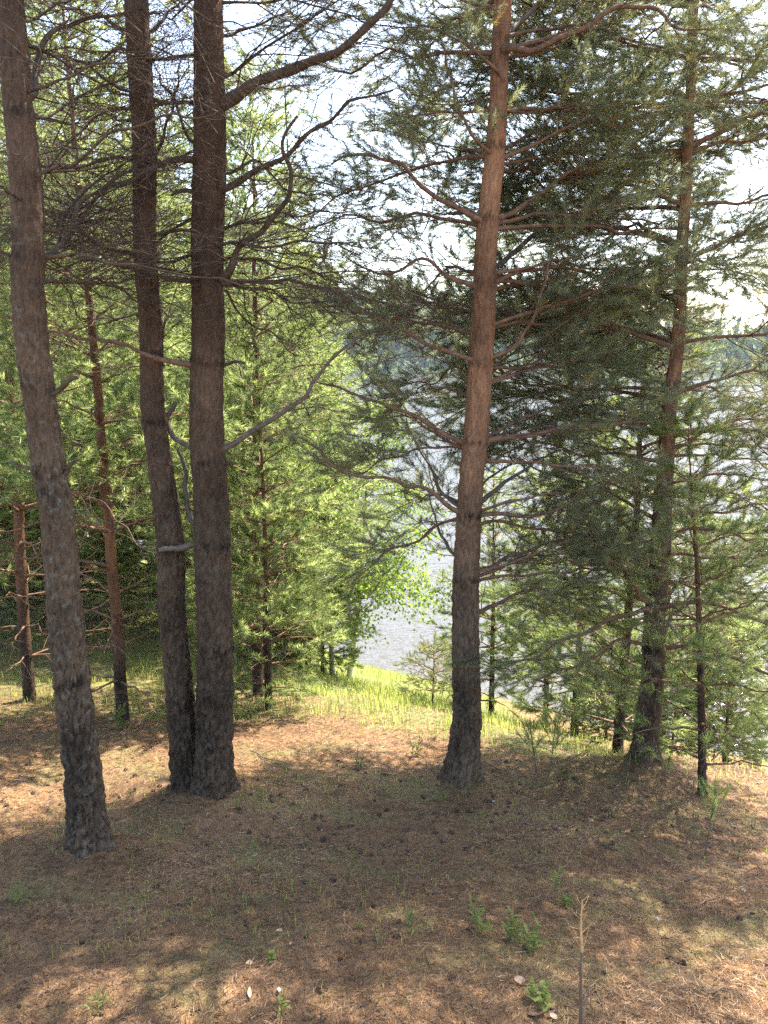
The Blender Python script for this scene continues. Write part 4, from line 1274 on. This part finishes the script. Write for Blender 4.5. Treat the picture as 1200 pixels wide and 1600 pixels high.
seedling(858, 1212, 0.40, 'spindly little pine seedling at the grass edge right of the tall straight pine', 52, nlow=0.35, nt=8, tw=12)
seedling(838, 1205, 0.30, 'lower of the two spindly seedlings at the grass edge, on the left', 53, nlow=0.3, nt=8, tw=10, lean=(-0.04, 0))

def dead_seedling():
    rng = np.random.default_rng(61)
    x, y, z = ground_px(908, 1606)
    root = tag(empty('dead_seedling', (x, y, z - 0.01)), 'dead upright pine seedling with dark stem and bare tan tip in the foreground', 'seedling')
    top = at(909, 1405, y); H = top[2] - z + 0.01
    t = np.linspace(0, 1, 16)
    P = wobble(np.stack([(top[0] - x) * t, 0 * t, H * t], 1), 0.006, rng)
    rr = np.linspace(0.0062, 0.0022, 16) * (1 + 0.25 * vnoise(np.stack([t * 30, 0 * t, 0 * t], 1), 3))
    k = 9
    b = Buf(); V, Q = tubes(P[:k + 1][None], rr[:k + 1][None], 9); b.add(V, [Q])
    tw, _ = spawn(P[:k][None], 12, 0.10, 0.95, 1.1, 0.10, rng, K=5, flat=1.5, up=0.2, wob=0.12)
    V, Q = tubes(tw, np.full((12, 5), 0.0012), 4); b.add(V, [Q])
    link('stem', b.mesh('stem', M_STEM, smooth=True), root)
    c = Buf(); V, Q = tubes(P[k:][None], rr[k:][None], 8); c.add(V, [Q])
    tw, _ = spawn(P[k - 1:][None], 14, 0.02, 0.98, 0.95, 0.075, rng, K=5, flat=1.5, up=0.3, wob=0.10)
    V, Q = tubes(tw, np.full((14, 5), 0.0009), 3); c.add(V, [Q])
    link('bare_tip', c.mesh('bare_tip', M_DRYTOP, smooth=True), root)
    nd = Buf()
    p, d = along(tw, 0.5)
    tuft_mesh(nd, p[::2], d[::2], 'fine', rng, 0.35, (0, 1))
    link('dry_needles', nd.mesh('dry_needles', M_DEADNEEDLE), root)
dead_seedling()

def flat_leaf(px, py, L, W, m, label, seed, name='fallen_leaf', cat='leaf', h=0.018):
    rng = np.random.default_rng(seed)
    x, y, z = ground_px(px, py)
    u = np.linspace(0, 1, 9); v = np.linspace(-1, 1, 5)
    U, Vv = np.meshgrid(u, v)
    w = W * np.sin(np.clip(U * 0.96 + 0.02, 0, 1) * PI) ** 0.7
    Z = 0.18 * W * Vv ** 2 + 0.25 * L * (U - 0.5) ** 2 + 0.002 * vnoise(np.stack([U * 5, Vv * 3, 0 * U + seed], -1), 3)
    V = np.stack([L * (U - 0.5), w * Vv * 0.5, Z], -1).reshape(-1, 3)
    i = (np.arange(4)[:, None] * 9 + np.arange(8)[None]).ravel()
    Q = np.stack([i, i + 1, i + 10, i + 9], 1)
    n = len(V)
    V2 = np.concatenate([V, V - np.array([0, 0, 0.0008])])
    me = mesh_arrays(name, V2, [Q, Q[:, ::-1] + n], m, True)
    o = link(name, me); o.location = (x, y, z + h * 0.6)
    o.rotation_euler = (rng.uniform(-0.4, 0.4), rng.uniform(-0.3, 0.3), rng.uniform(0, 6))
    tag(o, label, cat, 'fallen leaves and scraps on the litter')
flat_leaf(436, 1462, 0.030, 0.018, M_PALELEAF, 'pale pinkish leaf in a sun patch below the middle', 1)
flat_leaf(390, 1560, 0.060, 0.014, M_DRYLEAF, 'long orange brown leaf near the bottom edge', 2)
flat_leaf(436, 1553, 0.022, 0.012, M_PAPER, 'tiny white scrap lying beside the long orange leaf', 3, 'paper_scrap', 'scrap')
flat_leaf(812, 1543, 0.040, 0.026, M_DRYLEAF, 'grey brown leaf lying left of the dead seedling', 4)
flat_leaf(838, 1594, 0.055, 0.024, M_CONE, 'dark bark flake at the bottom edge by the dead seedling', 5, 'bark_flake', 'bark')
flat_leaf(865, 1590, 0.034, 0.022, M_PALELEAF, 'pale leaf beside the dark bark flake', 6)
flat_leaf(1030, 1433, 0.026, 0.018, M_PALELEAF, 'round pale leaf on the sunlit litter at right', 7)
flat_leaf(1163, 1394, 0.034, 0.016, M_PALELEAF, 'whitish leaf on the litter near the right edge', 8)
flat_leaf(771, 1252, 0.022, 0.014, M_PAPER, 'tiny whitish speck of leaf right of the tall pine foot', 9)
flat_leaf(455, 1488, 0.020, 0.012, M_DRYLEAF, 'small orange leaf just right of the pale pinkish leaf', 10)
flat_leaf(390, 1516, 0.026, 0.018, M_DRYLEAF, 'reddish curled leaf above the long orange leaf', 11)
flat_leaf(1008, 1310, 0.028, 0.014, M_PALELEAF, 'pale sliver of leaf on the sunlit streak below the mound pine', 12)

def twig(pts, r, label, seed, m=M_GREYLIMB):
    rng = np.random.default_rng(seed)
    P = []
    for px, py in pts:
        x, y, z = ground_px(px, py); P.append([x, y, z + r + 0.008])
    P = wobble(catmull(P, 16), 0.012, rng)
    P[:, 2] = gz(P[:, 0], P[:, 1]) + r + 0.009
    b = Buf(); V, Q = tubes(P[None], np.linspace(r, r * 0.4, 16)[None], 6); b.add(V, [Q])
    C2, _ = spawn(P[None], 4, 0.3, 0.9, 0.7, 0.07, rng, K=4, flat=0.3, up=0.1); V, Q = tubes(C2, np.full((4, 4), r * 0.3), 4); b.add(V, [Q])
    org = P[0].copy()
    o = link('fallen_twig', b.mesh('fallen_twig', m, org, True)); o.location = org
    tag(o, label, 'twig', 'fallen twigs on the litter')
twig([(1070, 1375), (1090, 1368), (1108, 1358)], 0.004, 'pale fallen twig in the sun at the right', 1)
twig([(395, 1178), (420, 1188), (450, 1195)], 0.005, 'forked fallen twig on the shadow edge right of the forked pine', 2)
twig([(1120, 1400), (1070, 1410), (1060, 1402)], 0.004, 'bent fallen twig right of the dead seedling', 3, M_STEM)
twig([(1130, 1545), (1105, 1555), (1080, 1540)], 0.004, 'dark fallen twig near the bottom right corner', 4, M_STEM)
twig([(820, 1352), (850, 1350), (880, 1356)], 0.003, 'thin fallen twig above the tall leafy weed', 5, M_STEM)

# ------------------------------------------------------------------ air
def haze():
    m, nt, out = mat('haze')
    v = nt.nodes.new('ShaderNodeVolumePrincipled')
    v.inputs['Color'].default_value = (0.70, 0.84, 1.0, 1)
    v.inputs['Density'].default_value = 0.00025
    v.inputs['Anisotropy'].default_value = 0.0
    nt.links.new(v.outputs[0], out.inputs['Volume'])
    x0, x1, y0, y1, z0, z1 = -660, 660, -60, 680, -9, 110
    V = [(x, y, z) for x in (x0, x1) for y in (y0, y1) for z in (z0, z1)]
    F = np.array([[0, 1, 3, 2], [4, 6, 7, 5], [0, 4, 5, 1], [2, 3, 7, 6], [0, 2, 6, 4], [1, 5, 7, 3]])
    tag(link('haze', mesh_arrays('haze', V, [F], m)), kind='stuff')
haze()
tri = sum(len(o.data.polygons) for o in col.objects if o.type == 'MESH')
print('faces', tri, 'objects', len(col.objects))
